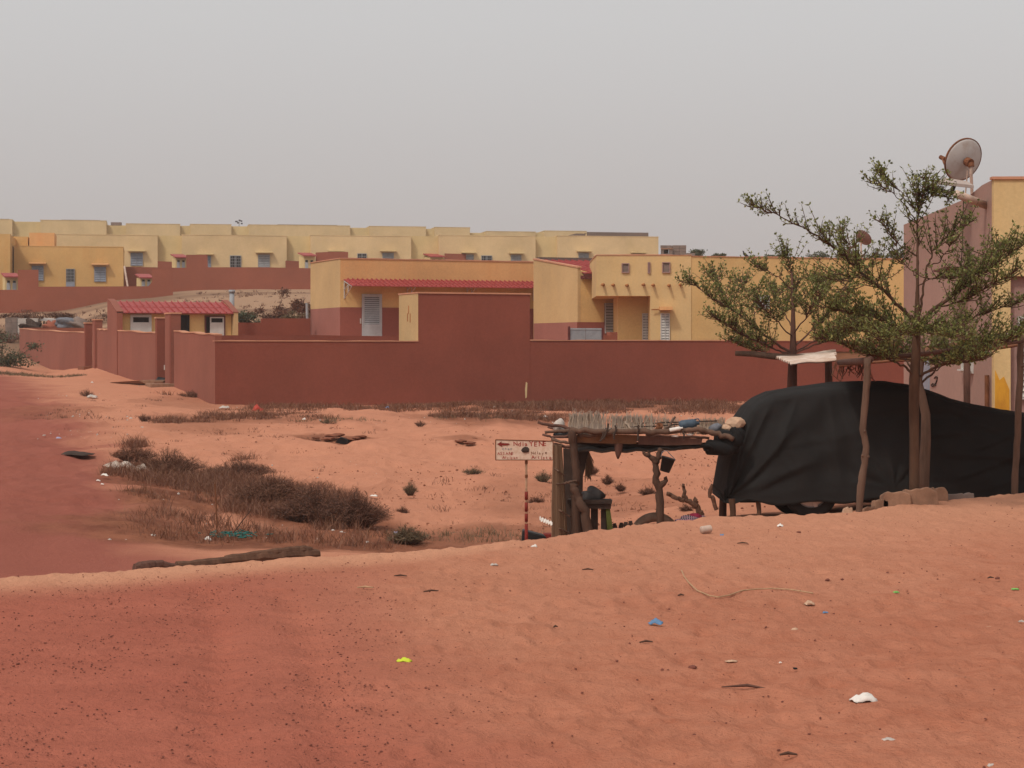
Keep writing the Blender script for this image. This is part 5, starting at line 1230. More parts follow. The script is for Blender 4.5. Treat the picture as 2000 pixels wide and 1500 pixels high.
tufts_stuff('dry_grass', 'dry brown weeds along the foot of the red wall', 'dry_leaf', [(700, 797, 3.4, 1.2, .7), (900, 797, 3.2, 1.6, .9), (1060, 797, 3.5, 2.0, 1.1), (1200, 792, 3.2, 1.8, .9), (1330, 789, 3.2, 1.4, .8), (1420, 800, 2.2, 1.2, .9), (460, 812, 2.4, 1.0, .8), (370, 825, 1.0, 1.0, 1.5), (970, 815, 1.8, 1.2, 1.5), (1080, 812, 1.6, 1.4, 1.0), (540, 820, 1.6, .8, .8), (410, 815, 1.0, .8, .8), (360, 772, .9, .8, .5), (500, 797, 2.4, .6, .5), (1150, 800, 6, 2.6, .5), (760, 800, 5, 1.6, .5)], 2, 42, .27)
tufts_stuff('dry_grass', 'olive brown grass at the ditch bottom beside the sign', 'dry_green', [(900, 1052, 1.0, .7, .9), (960, 1046, .7, .6, .9), (800, 1052, .5, .5, .9), (20, 732, 3.0, 1.6, .6), (640, 822, .8, .5, .8), (940, 818, 1.2, .6, .5), (700, 820, .6, .4, .6)], 3, 24, .20)
tufts_stuff('dry_grass', 'sparse low stubble dotted over the sand slope', 'dry_brown', [(1180, 950, 2.6, 4.0, .6), (1100, 1000, 1.6, 2.4, .9), (960, 1000, 1.8, 2.4, .5), (900, 950, 2.0, 4.0, .22), (1330, 930, 2.4, 4, .3), (170, 810, 1.8, 5, .6), (260, 790, 1.8, 5, .5), (330, 840, 1.6, 3, .6), (600, 850, 3.0, 3, .3), (800, 860, 3.0, 4, .2), (540, 900, 1.6, 2.6, .35)], 6, 3.2, .12)
tufts_stuff('dry_grass', 'sparse straw coloured stubble on the far slope', 'dry_brown', [(450, 585, 6, 8, .25), (520, 575, 6, 7, .25), (560, 600, 4, 6, .4), (100, 605, 7, 6, .25), (40, 640, 5, 6, .35), (160, 620, 5, 6, .3)], 4, 1.6, .32)
def shrub(label, px, py, w, h, n, mat, seed, cat='shrub'):
    rn = random.Random(seed); c = hit(px, py); tw = MB(); v, f = [], []; r = thing('dry_shrub', label, cat, tuple(c), 'dry shrubs in the ditch and on the sand slope')
    w, h = (w*.8, h*.85) if n <= 130 else (w, h)
    for _ in range(int(n*(1.5 if n > 130 else .75))):
        a = rn.uniform(0, 6.283); k = rn.random()**.6; e = c+Vector((math.cos(a)*w*k, math.sin(a)*w*k*.7, h*(1.10-k*.70)*rn.uniform(.5, 1.15))); b = c+Vector((math.cos(a)*w*k*.35, math.sin(a)*w*k*.25, -.02)); m_ = b.lerp(e, .55)+Vector((rn.gauss(0, .05)*w, rn.gauss(0, .05)*w, h*.08))
        tw.tube([b, m_, e], [.0035, .0025, .001], 3, False)
        for _ in range(9):
            t = rn.uniform(.2, 1); p = b.lerp(m_, t/.55) if t < .55 else m_.lerp(e, (t-.55)/.45); d = Vector((rn.gauss(0, .8), rn.gauss(0, .8), rn.gauss(.6, .6))).normalized(); L_ = rn.uniform(.03, .10); wv = d.orthogonal().normalized()*.0035; q = len(v)
            v += [p-wv, p+wv, p+d*L_+Vector((rn.gauss(0, .01), rn.gauss(0, .01), 0))]; f.append((q, q+1, q+2))
    tag(tw.build('twigs', 'twig', r), kind='stuff'); mb = MB(); mb.v = [tuple(x) for x in v]; mb.f = f; tag(mb.build('foliage', mat, r), kind='stuff')
for a in [('largest dark dry shrub at the right end of the ditch scrub', 690, 1028, .62, .52, 460, 'dry_brown', 1), ('tall wispy dry shrub left of the largest one', 615, 1020, .75, .54, 500, 'dry_brown', 2), ('reddish dry shrub in the middle of the ditch scrub', 530, 985, .75, .5, 420, 'dry_leaf', 3), ('dark dry shrub at the top of the ditch behind the iron stake', 470, 930, .70, .30, 340, 'dry_brown', 4),
  ('reddish shrub on the bank above the white rubbish', 262, 900, .50, .32, 260, 'dry_leaf', 5), ('spreading reddish shrub right of the white rubbish', 330, 925, .75, .45, 380, 'dry_leaf', 6), ('green-grey shrub full of litter left of the sign', 795, 1062, .34, .24, 170, 'dry_green', 7), ('small upright grey green shrub in the middle of the sand slope', 802, 966, .17, .26, 90, 'dry_green', 8), ('round dark little shrub on the sand below the upright one', 786, 1006, .14, .13, 80, 'dry_brown', 9),
  ('leaning green shrub just left of the reed bundle', 1060, 942, .22, .25, 110, 'dry_green', 10), ('dark dry shrub beside the striped signpost', 1048, 988, .19, .20, 100, 'dry_brown', 11), ('flat dark shrub left of the sign on the open slope', 925, 926, .30, .13, 90, 'dry_green', 12), ('dry tuft seen through the shelter near its left post', 1158, 925, .15, .16, 90, 'dry_brown', 13), ('lower dry tuft behind the table', 1186, 945, .16, .18, 90, 'dry_brown', 14), ('dark small tuft seen between table and forked post', 1212, 958, .12, .12, 80, 'dry_brown', 15), ('flat dark tuft right next to the forked post', 1265, 967, .22, .15, 100, 'dry_brown', 16), ('tiny tuft left of the hollow dug in the sand', 640, 828, .3, .16, 60, 'dry_green', 17), ('small lone tuft near the end of the wall weeds', 820, 832, .2, .15, 60, 'dry_brown', 18), ('sparse tuft on the sand above the white rubbish', 170, 775, .3, .3, 80, 'dry_brown', 19), ('dark small tuft on the bank left of the wall weeds', 282, 822, .22, .2, 70, 'dry_brown', 20), ('low tuft at the foot of the pinkish side wall', 372, 775, .6, .25, 120, 'dry_brown', 21), ('lone dark tuft on open sand under the reed shelter', 1340, 1000, .15, .12, 60, 'dry_brown', 22)]: shrub(*a)
# ---------------------------------------------------------- stake and net in the ditch
c = hit(424, 1034); mb = MB(); mb.tube([(c.x, c.y, c.z-.1), (c.x-.01, c.y, c.z+.3), (c.x-.03, c.y, c.z+.64)], .012, 6); o = mb.build('stake', 'rust', None, tuple(c)); tag(o, 'upright thin iron stake standing in the dry grass', 'stake')
c = hit(450, 1048); mb = MB(); mb.tube([(c.x, c.y, c.z), (c.x+.27, c.y+.1, c.z+.36)], .008, 5); o = mb.build('stake', 'twig', None, tuple(c)); tag(o, 'leaning thin stick stuck in the teal net', 'stick')
mb = MB(); rn = random.Random(8)
for i in range(70):
    a = Vector((rn.gauss(0, .13), rn.gauss(0, .12), rn.uniform(0, .05))); mb.tube([c+a, c+a+Vector((rn.gauss(0, .07), rn.gauss(0, .07), rn.gauss(.01, .02)))], .007, 4)
o = mb.build('fishing_net', 'teal_net', None, tuple(c)); tag(o, 'tangled teal net scrap lying in the ditch', None, None, 'stuff')
# logs lying just beyond the crest
for lab, pts, r0, r1, sd_, mt in (('long weathered log lying along the crest of the bank', [(345, 1107), (420, 1099), (500, 1090), (560, 1085), (622, 1083)], .038, .048, 1, 'deadwood'), ('second thinner log lying behind the long one', [(440, 1092), (520, 1081), (580, 1074), (610, 1076)], .030, .034, 2, 'deadwood'), ('short reddish curved root at the left end of the logs', [(262, 1113), (285, 1106), (310, 1103), (332, 1109), (350, 1111)], .045, .03, 3, 'bark_red')):
    path = []; rn = random.Random(sd_)
    for px, py in pts:
        yc = float(crest_Y(np.array([float(px)]))[0])+.35; p = Vector(at(px, py, yc)); p.z = max(p.z, gz(p.x, p.y)+r0*.5); path.append(p)
    fine = []; rr = []
    for i in range(len(path)-1):
        for k in range(6): t = k/6; fine.append(path[i].lerp(path[i+1], t)+Vector((0, rn.gauss(0, .003), rn.gauss(0, .002)))); rr.append((r0+(r1-r0)*(i+t)/(len(path)-1))*rn.uniform(.94, 1.06))
    fine.append(path[-1]); rr.append(r1*.8); mb = MB(); mb.tube(fine, rr, 9); o = mb.build('log', mt, None, tuple(path[0])); tag(o, lab, 'log')

# ---------------------------------------------------------- sign
SY = 21.0; sx = at(1028, 0, SY)[0]; g = gz(sx, SY)
r = thing('sign', 'hand painted white sign with red letters and arrow on a striped red post', 'sign', (sx, SY, g))
mb = MB(); mb.tube([(sx, SY, g-.3), (sx, SY, zy(872, SY))], .013, 10); mb.build('post', 'sign_post', r, smooth=True)
for ya, yb in ((960, 976), (981, 999), (1003, 1019), (1023, 1080)):
    mb = MB(); mb.lathe([(.0165, 0), (.0185, 0), (.0185, (yb-ya)/FPX*SY), (.0165, (yb-ya)/FPX*SY)], (sx, SY, zy(yb, SY)), n=10); mb.build('red_band', 'sign_red', r, smooth=True)
for ya, yb in ((926, 933), (900, 906)):
    mb = MB(); mb.lathe([(.0135, 0), (.017, 0), (.017, .035), (.0135, .035)], (sx, SY, zy(yb, SY)), n=10); mb.build('rust_band', 'rust', r)
x0, x1 = at(968, 0, SY)[0], at(1080, 0, SY)[0]; z1, z0 = zy(859, SY), zy(898, SY); fy = SY-.04
mb = MB(); mb.hexa([(x0, fy, z0+.0), (x1, fy, z0-.0), (x1, fy+.02, z0), (x0, fy+.02, z0), (x0, fy, z1+.004), (x1, fy, z1-.012), (x1, fy+.02, z1-.012), (x0, fy+.02, z1+.004)]); mb.build('board', 'sign_white', r)
mb = MB()
for p, q in (((x0, z0), (x0, z1+.004)), ((x0, z1+.004), (x1, z1-.012)), ((x1, z1-.012), (x1, z0)), ((x1, z0), (x0, z0))): mb.tube([(p[0], fy-.003, p[1]), (q[0], fy-.003, q[1])], .005, 5)
mb.build('frame', 'rust', r)
def SP(px, py): return (x0+(px-968)/112*(x1-x0), fy-.006, zy(py, SY))
mb = MB(); mb.prism([SP(971, 867), SP(980.5, 861.5), SP(979, 865), SP(993, 865.5), SP(996, 867), SP(992, 869), SP(980, 869.5), SP(981.5, 873)], (0, .004, 0)); mb.build('arrow', 'sign_red', r)
def letters(txt, px, py, size, adv, mat, jit, seed):
    rn = random.Random(seed); v, f = [], []; x = px
    for ch in txt:
        if ch != ' ':
            cu = bpy.data.curves.new('t', 'FONT'); cu.body = ch; cu.size = 1; cu.extrude = .0; cu.offset = .018; cu.resolution_u = 2
            to = bpy.data.objects.new('t', cu); COL.objects.link(to); dg = bpy.context.evaluated_depsgraph_get(); me = bpy.data.meshes.new_from_object(to.evaluated_get(dg))
            k = size*rn.uniform(.9, 1.1); a = rn.gauss(0, .07); b = len(v); X, _, Z = SP(x, py+rn.gauss(0, jit))
            for q in me.vertices: v.append((X+(q.co.x*math.cos(a)-q.co.y*math.sin(a))*k, fy-.0015, Z+(q.co.x*math.sin(a)+q.co.y*math.cos(a))*k))
            f += [tuple(b+i for i in p.vertices) for p in me.polygons]
            bpy.data.objects.remove(to); bpy.data.curves.remove(cu); bpy.data.meshes.remove(me)
        x += adv*(.55 if ch in 'i' else 1)
    m2 = MB(); m2.v = v; m2.f = f; o = m2.build('lettering', mat, r)
letters('NdiaYENE', 1002.5, 871, .072, 8.8, 'sign_letter', .3, 1)
letters('chez', 981, 878.5, .040, 5.2, 'grey_jug', .3, 2)
letters('ASSANE', 971.5, 888, .045, 5.4, 'sign_letter', .35, 3); letters('Ndiaye', 1037, 887, .045, 6.0, 'rust', .35, 4)
letters('Artisan', 981, 896, .042, 4.8, 'sign_letter', .35, 5); letters('Artiste', 1038, 896, .050, 6.2, 'sign_letter', .3, 6)
lump('mount_clamp', 'dark_wood', SP(1026, 883), (.085, .03, .075), parent=r, seed=3, rough=.15)

# ---------------------------------------------------------- rustic stall
TY = 23.4

def s(px, py, dy=0.0): return Vector(at(px, py, TY+dy))
r = thing('stick_shelter', 'rustic stick shelter with reed mat roof between the sign and the covered car', 'shelter', (s(1250, 0).x, TY+1, gz(s(1250, 0).x, TY+1)))
def wobtube(pts, r0, r1, seed, n=8, k=4, amp=.006):
    rn = random.Random(seed); fine, rr = [], []
    for i in range(len(pts)-1):
        for q in range(k): t = q/k; fine.append(pts[i].lerp(pts[i+1], t)+Vector((rn.gauss(0, amp), rn.gauss(0, amp), rn.gauss(0, amp)))); rr.append((r0+(r1-r0)*(i+t)/(len(pts)-1))*rn.uniform(.86, 1.14))
    fine.append(pts[-1]); rr.append(r1); mb = MB(); mb.tube(fine, rr, n); return mb
def dn(v): return Vector((v.x, v.y, gz(v.x, v.y)-.1))
wobtube([s(1117, 840), s(1120, 870), s(1123, 905), s(1125, 936), s(1122, 955), s(1124, 975), dn(s(1128, 990))], .05, .055, 1).build('post', 'post_bark', r, smooth=True)
wobtube([s(1119, 945, -.12), s(1124, 962, -.13), s(1134, 980, -.15), s(1144, 1006, -.18), dn(s(1156, 1050, -.2))], .045, .06, 2).build('brace', 'post_bark', r, smooth=True)
wobtube([dn(s(1290, 1040)), s(1290, 1000), s(1289, 965), s(1283, 940), s(1281, 912), s(1285, 890), s(1292, 876)], .050, .036, 3).build('forked_post', 'post_bark', r, smooth=True)
wobtube([s(1282, 905), s(1275, 895), s(1266, 889), s(1255, 884)], .038, .022, 4).build('fork', 'post_bark', r, smooth=True)
wobtube([s(1270, 893), s(1267, 887), s(1265, 882)], .02, .012, 5).build('fork', 'post_bark', r)
wobtube([s(1287, 950), s(1296, 943), s(1303, 934)], .042, .03, 6).build('fork', 'post_bark', r)
wobtube([dn(s(1412, 1000, 1.6)), s(1412, 900, 1.6), s(1412, 850, 1.6)], .05, .045, 7).build('post', 'bark_red', r)
wobtube([dn(s(1130, 1000, 1.7)), s(1132, 900, 1.7), s(1134, 835, 1.7)], .05, .045, 8).build('post', 'bark_red', r)
rails = [([s(1112, 838), s(1150, 842), s(1200, 844), s(1260, 842.5), s(1300, 843), s(1340, 840.5), s(1365, 838.5), s(1385, 843), s(1410, 850), s(1432, 858)], .036, .032, 'bark_grey'),
 ([s(1128, 848, .05), s(1150, 853, .05), s(1165, 849, .05), s(1190, 846, .05)], .022, .016, 'bark_grey'), ([s(1050, 828, .3), s(1090, 832, .3), s(1115, 838, .2)], .018, .02, 'bark_red'), ([s(1062, 845, .2), s(1095, 842, .2), s(1125, 840, .1)], .018, .024, 'bark_grey'), ([s(1060, 850, .3), s(1085, 853, .2), s(1120, 852, .1)], .014, .018, 'bark_red'), ([s(1080, 858, .1), s(1100, 863, 0), s(1120, 866, 0)], .02, .016, 'bark_grey'), ([s(1070, 834, .5), s(1100, 838, .4), s(1140, 845, .3)], .016, .018, 'bark_red'),
 ([s(1262, 849, .1), s(1310, 853, .1), s(1350, 854, .1), s(1385, 856, .1)], .018, .016, 'bark_red'), ([s(1110, 862, .5), s(1180, 866, .5), s(1260, 868, .5), s(1370, 866, .5)], .035, .03, 'bark_red'),
 ([s(1080, 868, .1), s(1100, 872, .1), s(1116, 872, .1)], .02, .02, 'bark_red'), ([s(1125, 874, 1.0), s(1250, 876, 1.0), s(1400, 868, 1.0)], .04, .035, 'dark_wood'), ([s(1140, 838, .6), s(1220, 836, .7), s(1330, 828, .8)], .008, .008, 'dark_wood'), ([s(1210, 830, 1.0), s(1300, 826, 1.1), s(1400, 822, 1.2)], .008, .008, 'dark_wood')]
for i, (p, a, b, mt) in enumerate(rails): wobtube(p, a, b, 20+i).build('roof_pole', mt, r, smooth=True)
for i, (p, q) in enumerate((((1190, 828), (1178, 858)), ((1202, 832), (1200, 858)), ((1247, 830), (1245, 862)), ((1178, 846), (1172, 862)), ((1335, 842), (1336, 858)))): wobtube([s(*p, -.04), s(*q, -.05)], .011, .012, 40+i).build('peg', 'dark_wood', r)
wobtube([s(1296, 843, .3), s(1310, 828, .7), s(1318, 815, 1.1)], .020, .014, 48).build('roof_pole', 'bark_grey', r); wobtube([s(1235, 842, .3), s(1228, 832, .6), s(1222, 824, .9)], .012, .014, 49).build('roof_pole', 'reed', r)
# fascia boards and sagging underside
tag(MB().prism([s(1122, 850, .06), s(1180, 848, .06), s(1245, 850, .06), s(1243, 867, .06), s(1180, 866, .06), s(1124, 864, .06)], (0, .015, 0)).build('fascia_board', 'brown_board', r), 'brown cardboard fascia')
MB().prism([s(1247, 851, .07), s(1300, 853, .07), s(1372, 857, .07), s(1370, 868, .07), s(1300, 870, .07), s(1247, 868, .07)], (0, .015, 0)).build('fascia_board', 'bark_red', r)
mb = MB(); n = 30; vs = []
for j in range(12):
    for i in range(n+1): px = 1118+(1405-1118)*i/n; p = s(px, 866+6*math.sin(math.pi*i/n)+6*math.sin(i*1.3)*.3+(16-.05*(px-1118))*(1-j/11)*.8, .12+1.5*j/11); vs.append(p)
mb.add(vs, [(j*(n+1)+i, j*(n+1)+i+1, (j+1)*(n+1)+i+1, (j+1)*(n+1)+i) for j in range(11) for i in range(n)]); o = mb.build('ceiling_mat', 'dark_wood', r); md = o.modifiers.new('t', 'SOLIDIFY'); md.thickness = .02
# reed mat on the roof
mb = MB(); rn = random.Random(12)
for i in range(1150):
    px = rn.uniform(1112, 1418)
    q = rn.random(); sagv = 3*math.sin(px*.03)+2*math.sin(px*.011+2)
    y0, y1 = 848+rn.uniform(-3, 3), (816 if px < 1200 else 822)-5*math.sin((px-1190)/40)*(px > 1190)+rn.uniform(-4, 4)+sagv*.5
    if px < 1180: y1 -= 5
    if fbm(np.array([px*.045]), np.array([3.3]), 2)[0] < -.22 and rn.random() < .7: continue
    a = s(px, y0-2, .08+rn.uniform(0, .2)); b = s(px+rn.gauss(0, 2.5), (y0+y1)/2, .9); c = s(px+rn.gauss(0, 4), y1+rn.uniform(-3, 2), 1.55+rn.uniform(-.1, .15)); w = rn.uniform(.004, .0075)
    c.z += rn.uniform(0, .03) if rn.random() < .9 else rn.uniform(.03, .09)
    mb.tube([a, b, c], [w, w, w*.6], 3, False)
tag(mb.build('reed_mat', 'reed', r), kind='stuff')
# reed wall at the left end
mb = MB(); rn = random.Random(13)
for i in range(420):
    u = rn.uniform(-1, 1); dy = rn.uniform(-.11, .11)*(1-.5*abs(u)); a = s(1089+u*8, 872+rn.uniform(-4, 6), dy*.7); b = dn(s(1094+u*16, 1050, dy*1.3)); b.z = gz(b.x, b.y)-.02; m_ = a.lerp(b, .5)+Vector((rn.gauss(0, .006), rn.gauss(0, .006), 0)); w = rn.uniform(.004, .008); mb.tube([a, m_, b], [w*.8, w, w], 3, False)
rw = mb.build('reed_bundle', 'reed_brown', r); tag(rw, kind='stuff')
mb = MB(); a, b = s(1089, 874), dn(s(1093, 1050)); mb.tube([a, b], [.045, .095], 12); mb.build('bundle_core', 'dark_wood', r)
for i, (pa, ya, pb, yb, z) in enumerate(((1081, 913, 1101, 928, 0), (1082, 946, 1103, 944, 0), (1082, 990, 1112, 1008, 0), (1080, 1033, 1110, 1040, 0))):
    mb = MB(); mb.tube([s(pa, ya, -.02), s((pa+pb)/2, (ya+yb)/2-4*(i == 3), -.14), s(pb, yb, -.06), s(pb+2, yb, .05)], .010, 6); mb.build('tie', 'bark_grey', r)
wobtube([s(1102, 944, -.13), s(1112, 941, -.12), s(1126, 939, -.09)], .012, .012, 61).build('tie', 'bark_grey', r)
# dark back panel behind the post
mb = MB(); g0 = gz(s(1120, 0, .9).x, TY+.9)
mb.prism([s(1100, 876, .9), s(1152, 880, .9), s(1146, 905, .9), s(1137, 935, .9), s(1136, 975, .9), s(1138, 1040, .9), s(1104, 1045, .9)], (0, .05, 0)); mb.build('side_mat', 'dark_wood', r)
mb = MB(); rn = random.Random(5)
for i in range(160):
    t = rn.random(); a = s(1150-6*t, 884+30*t+rn.uniform(-6, 6), .88); mb.tube([a, a+Vector((rn.uniform(-.02, .07), 0, -rn.uniform(.05, .2)))], .005, 3, False)
tag(mb.build('straw_fringe', 'reed_brown', r), kind='stuff')
# things on and around it
q = s(1348, 828, .45); b = Vector((q.x, q.y, q.z)); mb = MB()
mb.lathe([(.001, -.13), (.05, -.125), (.062, -.09), (.062, .05), (.045, .085), (.02, .095), (.02, .125), (.001, .128)], (b.x-.01, b.y, b.z-.005), (1, 0, .12), 16)
o = mb.build('jerrycan', 'blue_jug', None, tuple(b), True); hn = MB(); hn.tube([(b.x+.05, b.y, b.z+.055), (b.x+.10, b.y, b.z+.065), (b.x+.12, b.y, b.z+.03)], .009, 6); hn.build('handle', 'blue_jug', o); tag(o, 'bluish plastic jug lying on the reed roof', 'jug')
q = s(1398, 836, .25); mb = MB(); mb.lathe([(.001, -.08), (.055, -.075), (.06, 0), (.05, .05), (.025, .07), (.025, .09), (.001, .09)], tuple(q), (.5, -.6, .3), 14); o = mb.build('jerrycan', 'grey_jug', None, tuple(q), True); tag(o, 'grey dented can at the right end of the reed roof', 'can')
q = s(1285, 838, .3); mb = MB(); mb.lathe([(.001, 0), (.04, .005), (.042, .09), (.036, .09), (.034, .02), (.001, .02)], (q.x, q.y, q.z-.02), (.25, -.5, .8), 14); o = mb.build('tin_can', 'rust', None, tuple(q), True); tag(o, 'rusty open tin standing on the reed roof', 'tin')
q = s(1321, 839.5, -.02); mb = MB(); mb.lathe([(.001, -.085), (.024, -.082), (.025, .04), (.012, .06), (.012, .08), (.001, .082)], tuple(q+Vector((0, 0, .01))), (1, 0, .18), 12); o = mb.build('bottle', 'white_scrap', None, tuple(q), True); tag(o, 'white plastic bottle lying along the front roof pole', 'bottle')
for px, py, w, lab in ((1318, 852, .09, 'white crumpled strip tucked under the front roof pole'), (1346, 849, .10, 'second white strip under the pole, right of the first'), (1200, 848, .06, 'white scrap beside the dark pegs of the roof')):
    q = s(px, py, .02); lump('plastic_scrap', 'white_scrap', (q.x, q.y, q.z-.01), (w, .04, .03), lab, 'litter', seed=int(px), rough=.4)
q = s(1436, 827, .35); lump('rock', 'rock_tan', (q.x, q.y, q.z-.05), (.26, .22, .17), 'large tan rock on the right end of the reed roof beside the cover', 'rock', seed=9, rough=.16, sharp=True)
q = s(1420, 832, .3); lump('rock', 'rock_tan', (q.x, q.y, q.z-.06), (.17, .16, .10), 'smaller reddish rock under the large one on the roof', 'rock', seed=12, rough=.2, sharp=True)
bm_ = s(1412, 884, .12); lump('black_sheet', 'black_cloth', (bm_.x, bm_.y, bm_.z-.02), (.40, .35, .34), 'black plastic sheet bundled over the right end of the stick shelter', 'sheet', seed=31, rough=.32, sub=3)
q = s(1386, 874, .0); lump('black_rag', 'black_cloth', (q.x, q.y, q.z-.04), (.16, .14, .15), 'black rag hanging from the roof pole left of the sheet bundle', 'rag', seed=14, rough=.5, sub=3)
q = s(1438, 860, .1); lump('black_rag', 'black_cloth', (q.x, q.y, q.z-.06), (.18, .2, .26), 'black rag tucked between the roof end and the car cover', 'rag', seed=15, rough=.4, sub=3)
mb = MB(); q = s(1208, 876, .1); mb.lathe([(.055, .06), (.05, .0), (.035, -.07), (.012, -.125), (.001, -.13)], tuple(q), (0.05, 0, 1), 10); o = mb.build('hanging_cloth', 'bark_red', None, tuple(q), True); tag(o, 'brown cloth cone hanging under the shelter roof', 'cloth')
q = s(1092, 838, .4); lump('sack', 'grey_scrap', (q.x, q.y, q.z-.05), (.14, .13, .22), 'greyish plastic sack standing on the left end of the roof', 'sack', seed=18, rough=.25, sub=3)
q = s(1100, 852, .25); lump('sack', 'black_plastic', (q.x, q.y, q.z-.02), (.22, .15, .10), 'dark plastic bundle among the sticks of the left roof end', 'bundle', seed=19, rough=.35, sub=3)
q = s(1048, 822, .6)
# bucket
q = s(1302, 908, -.08); mb = MB(); mb.lathe([(.001, -.085), (.060, -.085), (.083, .085), (.089, .085), (.089, .092), (.079, .092), (.055, -.075), (.001, -.075)], tuple(q), (.28, -.05, .95), 24); o = mb.build('bucket', 'bucket', None, tuple(q), True); hn = MB(); hn.tube([q+Vector((-.07, 0, .10)), q+Vector((-.055, -.01, .16)), q+Vector((.0, -.01, .175)), q+Vector((.10, 0, .07))], .005, 5); hn.build('handle', 'grey_jug', o); tag(o, 'black bucket hanging from the forked post', 'bucket')
# table with bundle
t_ = thing('table', 'dark rough wooden table with an olive green leg under the shelter', 'table', (s(1152, 0, .3).x, TY+.4, gz(s(1152, 0, .3).x, TY+.4)))
A = lambda px, py, dy: s(px, py, dy)
MB().hexa([A(1108, 984, .15), A(1195, 984, .15), A(1193, 983, .75), A(1110, 983, .75), A(1108, 976, .15), A(1196, 977, .15), A(1193, 974, .75), A(1110, 973, .75)]).build('table_top', 'dark_wood', t_)
MB().prism([A(1112, 984.3, .18), A(1194, 984.3, .18), A(1193, 994, .18), A(1112, 993, .18)], (0, .03, 0)).build('apron', 'dark_wood', t_)
for pa, pb, dy, mt, lab in ((1183, 1191, .2, 'green_paint', 'olive green leg'), (1174, 1183, .26, 'dark_wood', None), (1115, 1130, .24, 'bark_grey', None), (1112, 1119, .66, 'dark_wood', None), (1178, 1186, .68, 'dark_wood', None)):
    p0, p1 = A(pa, 990, dy), A(pb, 990, dy); sk = .035 if mt == 'green_paint' else 0; g = gz(p0.x, p0.y)-.04
    mb = MB(); mb.hexa([(p0.x+sk, p0.y, g), (p1.x+sk*2.2, p0.y, g), (p1.x+sk*2.2, p0.y+.06, g), (p0.x+sk, p0.y+.06, g), (p0.x, p0.y, p0.z), (p1.x, p0.y, p0.z), (p1.x, p0.y+.06, p0.z), (p0.x, p0.y+.06, p0.z)]); o = mb.build('leg', mt, t_)
    if lab: o['label'] = lab
for pa, pb in ((1131, 1141), (1142, 1152), (1154, 1168)):
    p0, p1 = A(pa, 990, .3), A(pb, 990, .3); g = gz(p0.x, p0.y)-.04; mb = MB(); mb.hexa([(p0.x, p0.y, g), (p1.x, p0.y, g), (p1.x, p0.y+.03, g), (p0.x, p0.y+.03, g), (p0.x, p0.y, p0.z), (p1.x, p0.y, p0.z), (p1.x, p0.y+.03, p0.z), (p0.x, p0.y+.03, p0.z)]); mb.build('side_board', 'dark_wood', t_)
q = A(1158, 975, .42); lump('covered_heap', 'dusty_plastic', (q.x, q.y, q.z-.015), (.27, .25, .20), 'heap under dark grey plastic on the table', 'bundle', seed=41, rough=.28, sub=3)
q = A(1175, 978, .3); lump('black_sheet', 'black_plastic', (q.x, q.y, q.z-.02), (.26, .25, .05), 'flat black plastic sheet spread over the right of the table', 'sheet', seed=42, rough=.3, sub=3)
# red box and white frill, black basin
q = at(1072, 1040, 24.2); g = gz(q[0], 24.2); mb = MB(); mb.box((q[0]+.03, 24.2, g+.12), (.20, .2, .36)); o = mb.build('crate', 'sign_red', None, (q[0], 24.2, g), bevel=.01); tag(o, 'dark red box half hidden behind the reed bundle', 'box')
mb = MB(); n = 26; a_, b_ = Vector(at(1054, 1014, 23.0)), Vector(at(1079, 1024, 23.0)); vs = []
for i in range(n+1):
    t = i/n; p = a_.lerp(b_, t); vs += [p+Vector((0, 0, .03+.008*math.sin(t*30))), p+Vector((0, -.03, -.012+.010*math.sin(t*34)))]
mb.add(vs, [(2*i, 2*i+1, 2*i+3, 2*i+2) for i in range(n)]); o = mb.build('paper_frill', 'white_scrap', None, tuple(b_)); md = o.modifiers.new('t', 'SOLIDIFY'); md.thickness = .006; tag(o, 'white scalloped cardboard strip beside the reed bundle', 'cardboard')
SP_ = lambda px, py, Y: Vector(at(px, py, Y))
mb = MB(); mb.hexa([SP_(1017, 1070, 21.6), SP_(1070, 1070, 21.6), SP_(1070, 1070, 22.1), SP_(1017, 1070, 22.1), SP_(1021, 1035, 21.6), SP_(1066, 1047, 21.6), SP_(1062, 1043, 22.1), SP_(1020, 1032, 22.1)]); o = mb.build('basin', 'black_plastic', None, SP_(1042, 1070, 21.8), bevel=.015); tag(o, 'black slanted plastic tub behind the signpost foot', 'tub')
# half-buried tyre, cloth heap, stumps
q = at(1279, 1030, 24.2); mb = MB(); rr = .27; gq = gz(q[0], 24.2)
pts = [(q[0]+rr*math.cos(a), 24.2+.05*math.cos(a), gq-.10+rr*math.sin(a)) for a in np.linspace(-.3, math.pi+.3, 26)]
mb.tube(pts, .062, 12); o = mb.build('old_tyre', 'tyre_dusty', None, (q[0], 24.2, gq), True); tag(o, 'dusty tyre half buried in the sand at the forked post', 'tyre')
q = at(1345, 1024, 23.3); gq = gz(q[0], 23.3); lump('cloth_heap', MATS['plaid'].name, (q[0], 23.3, max(gq, q[2]-.0)-.02), (.34, .25, .14), 'dark plaid cloth heap on the sand near the cover', 'cloth', seed=51, rough=.25, sub=3)
q = at(1358, 1018, 23.5); lump('cushion', 'magenta', (q[0], 23.5, max(gz(q[0], 23.5), q[2])-.0), (.17, .18, .13), 'crimson cushion lying on the plaid cloth heap', 'cushion', seed=52, rough=.15, sub=3)
q = at(1374, 1020, 23.5); lump('cloth_heap', 'plaid', (q[0], 23.5, max(gz(q[0], 23.5), q[2])-.02), (.16, .2, .12), 'smaller purple cloth lump right of the crimson cushion', 'cloth', seed=53, rough=.25, sub=3)
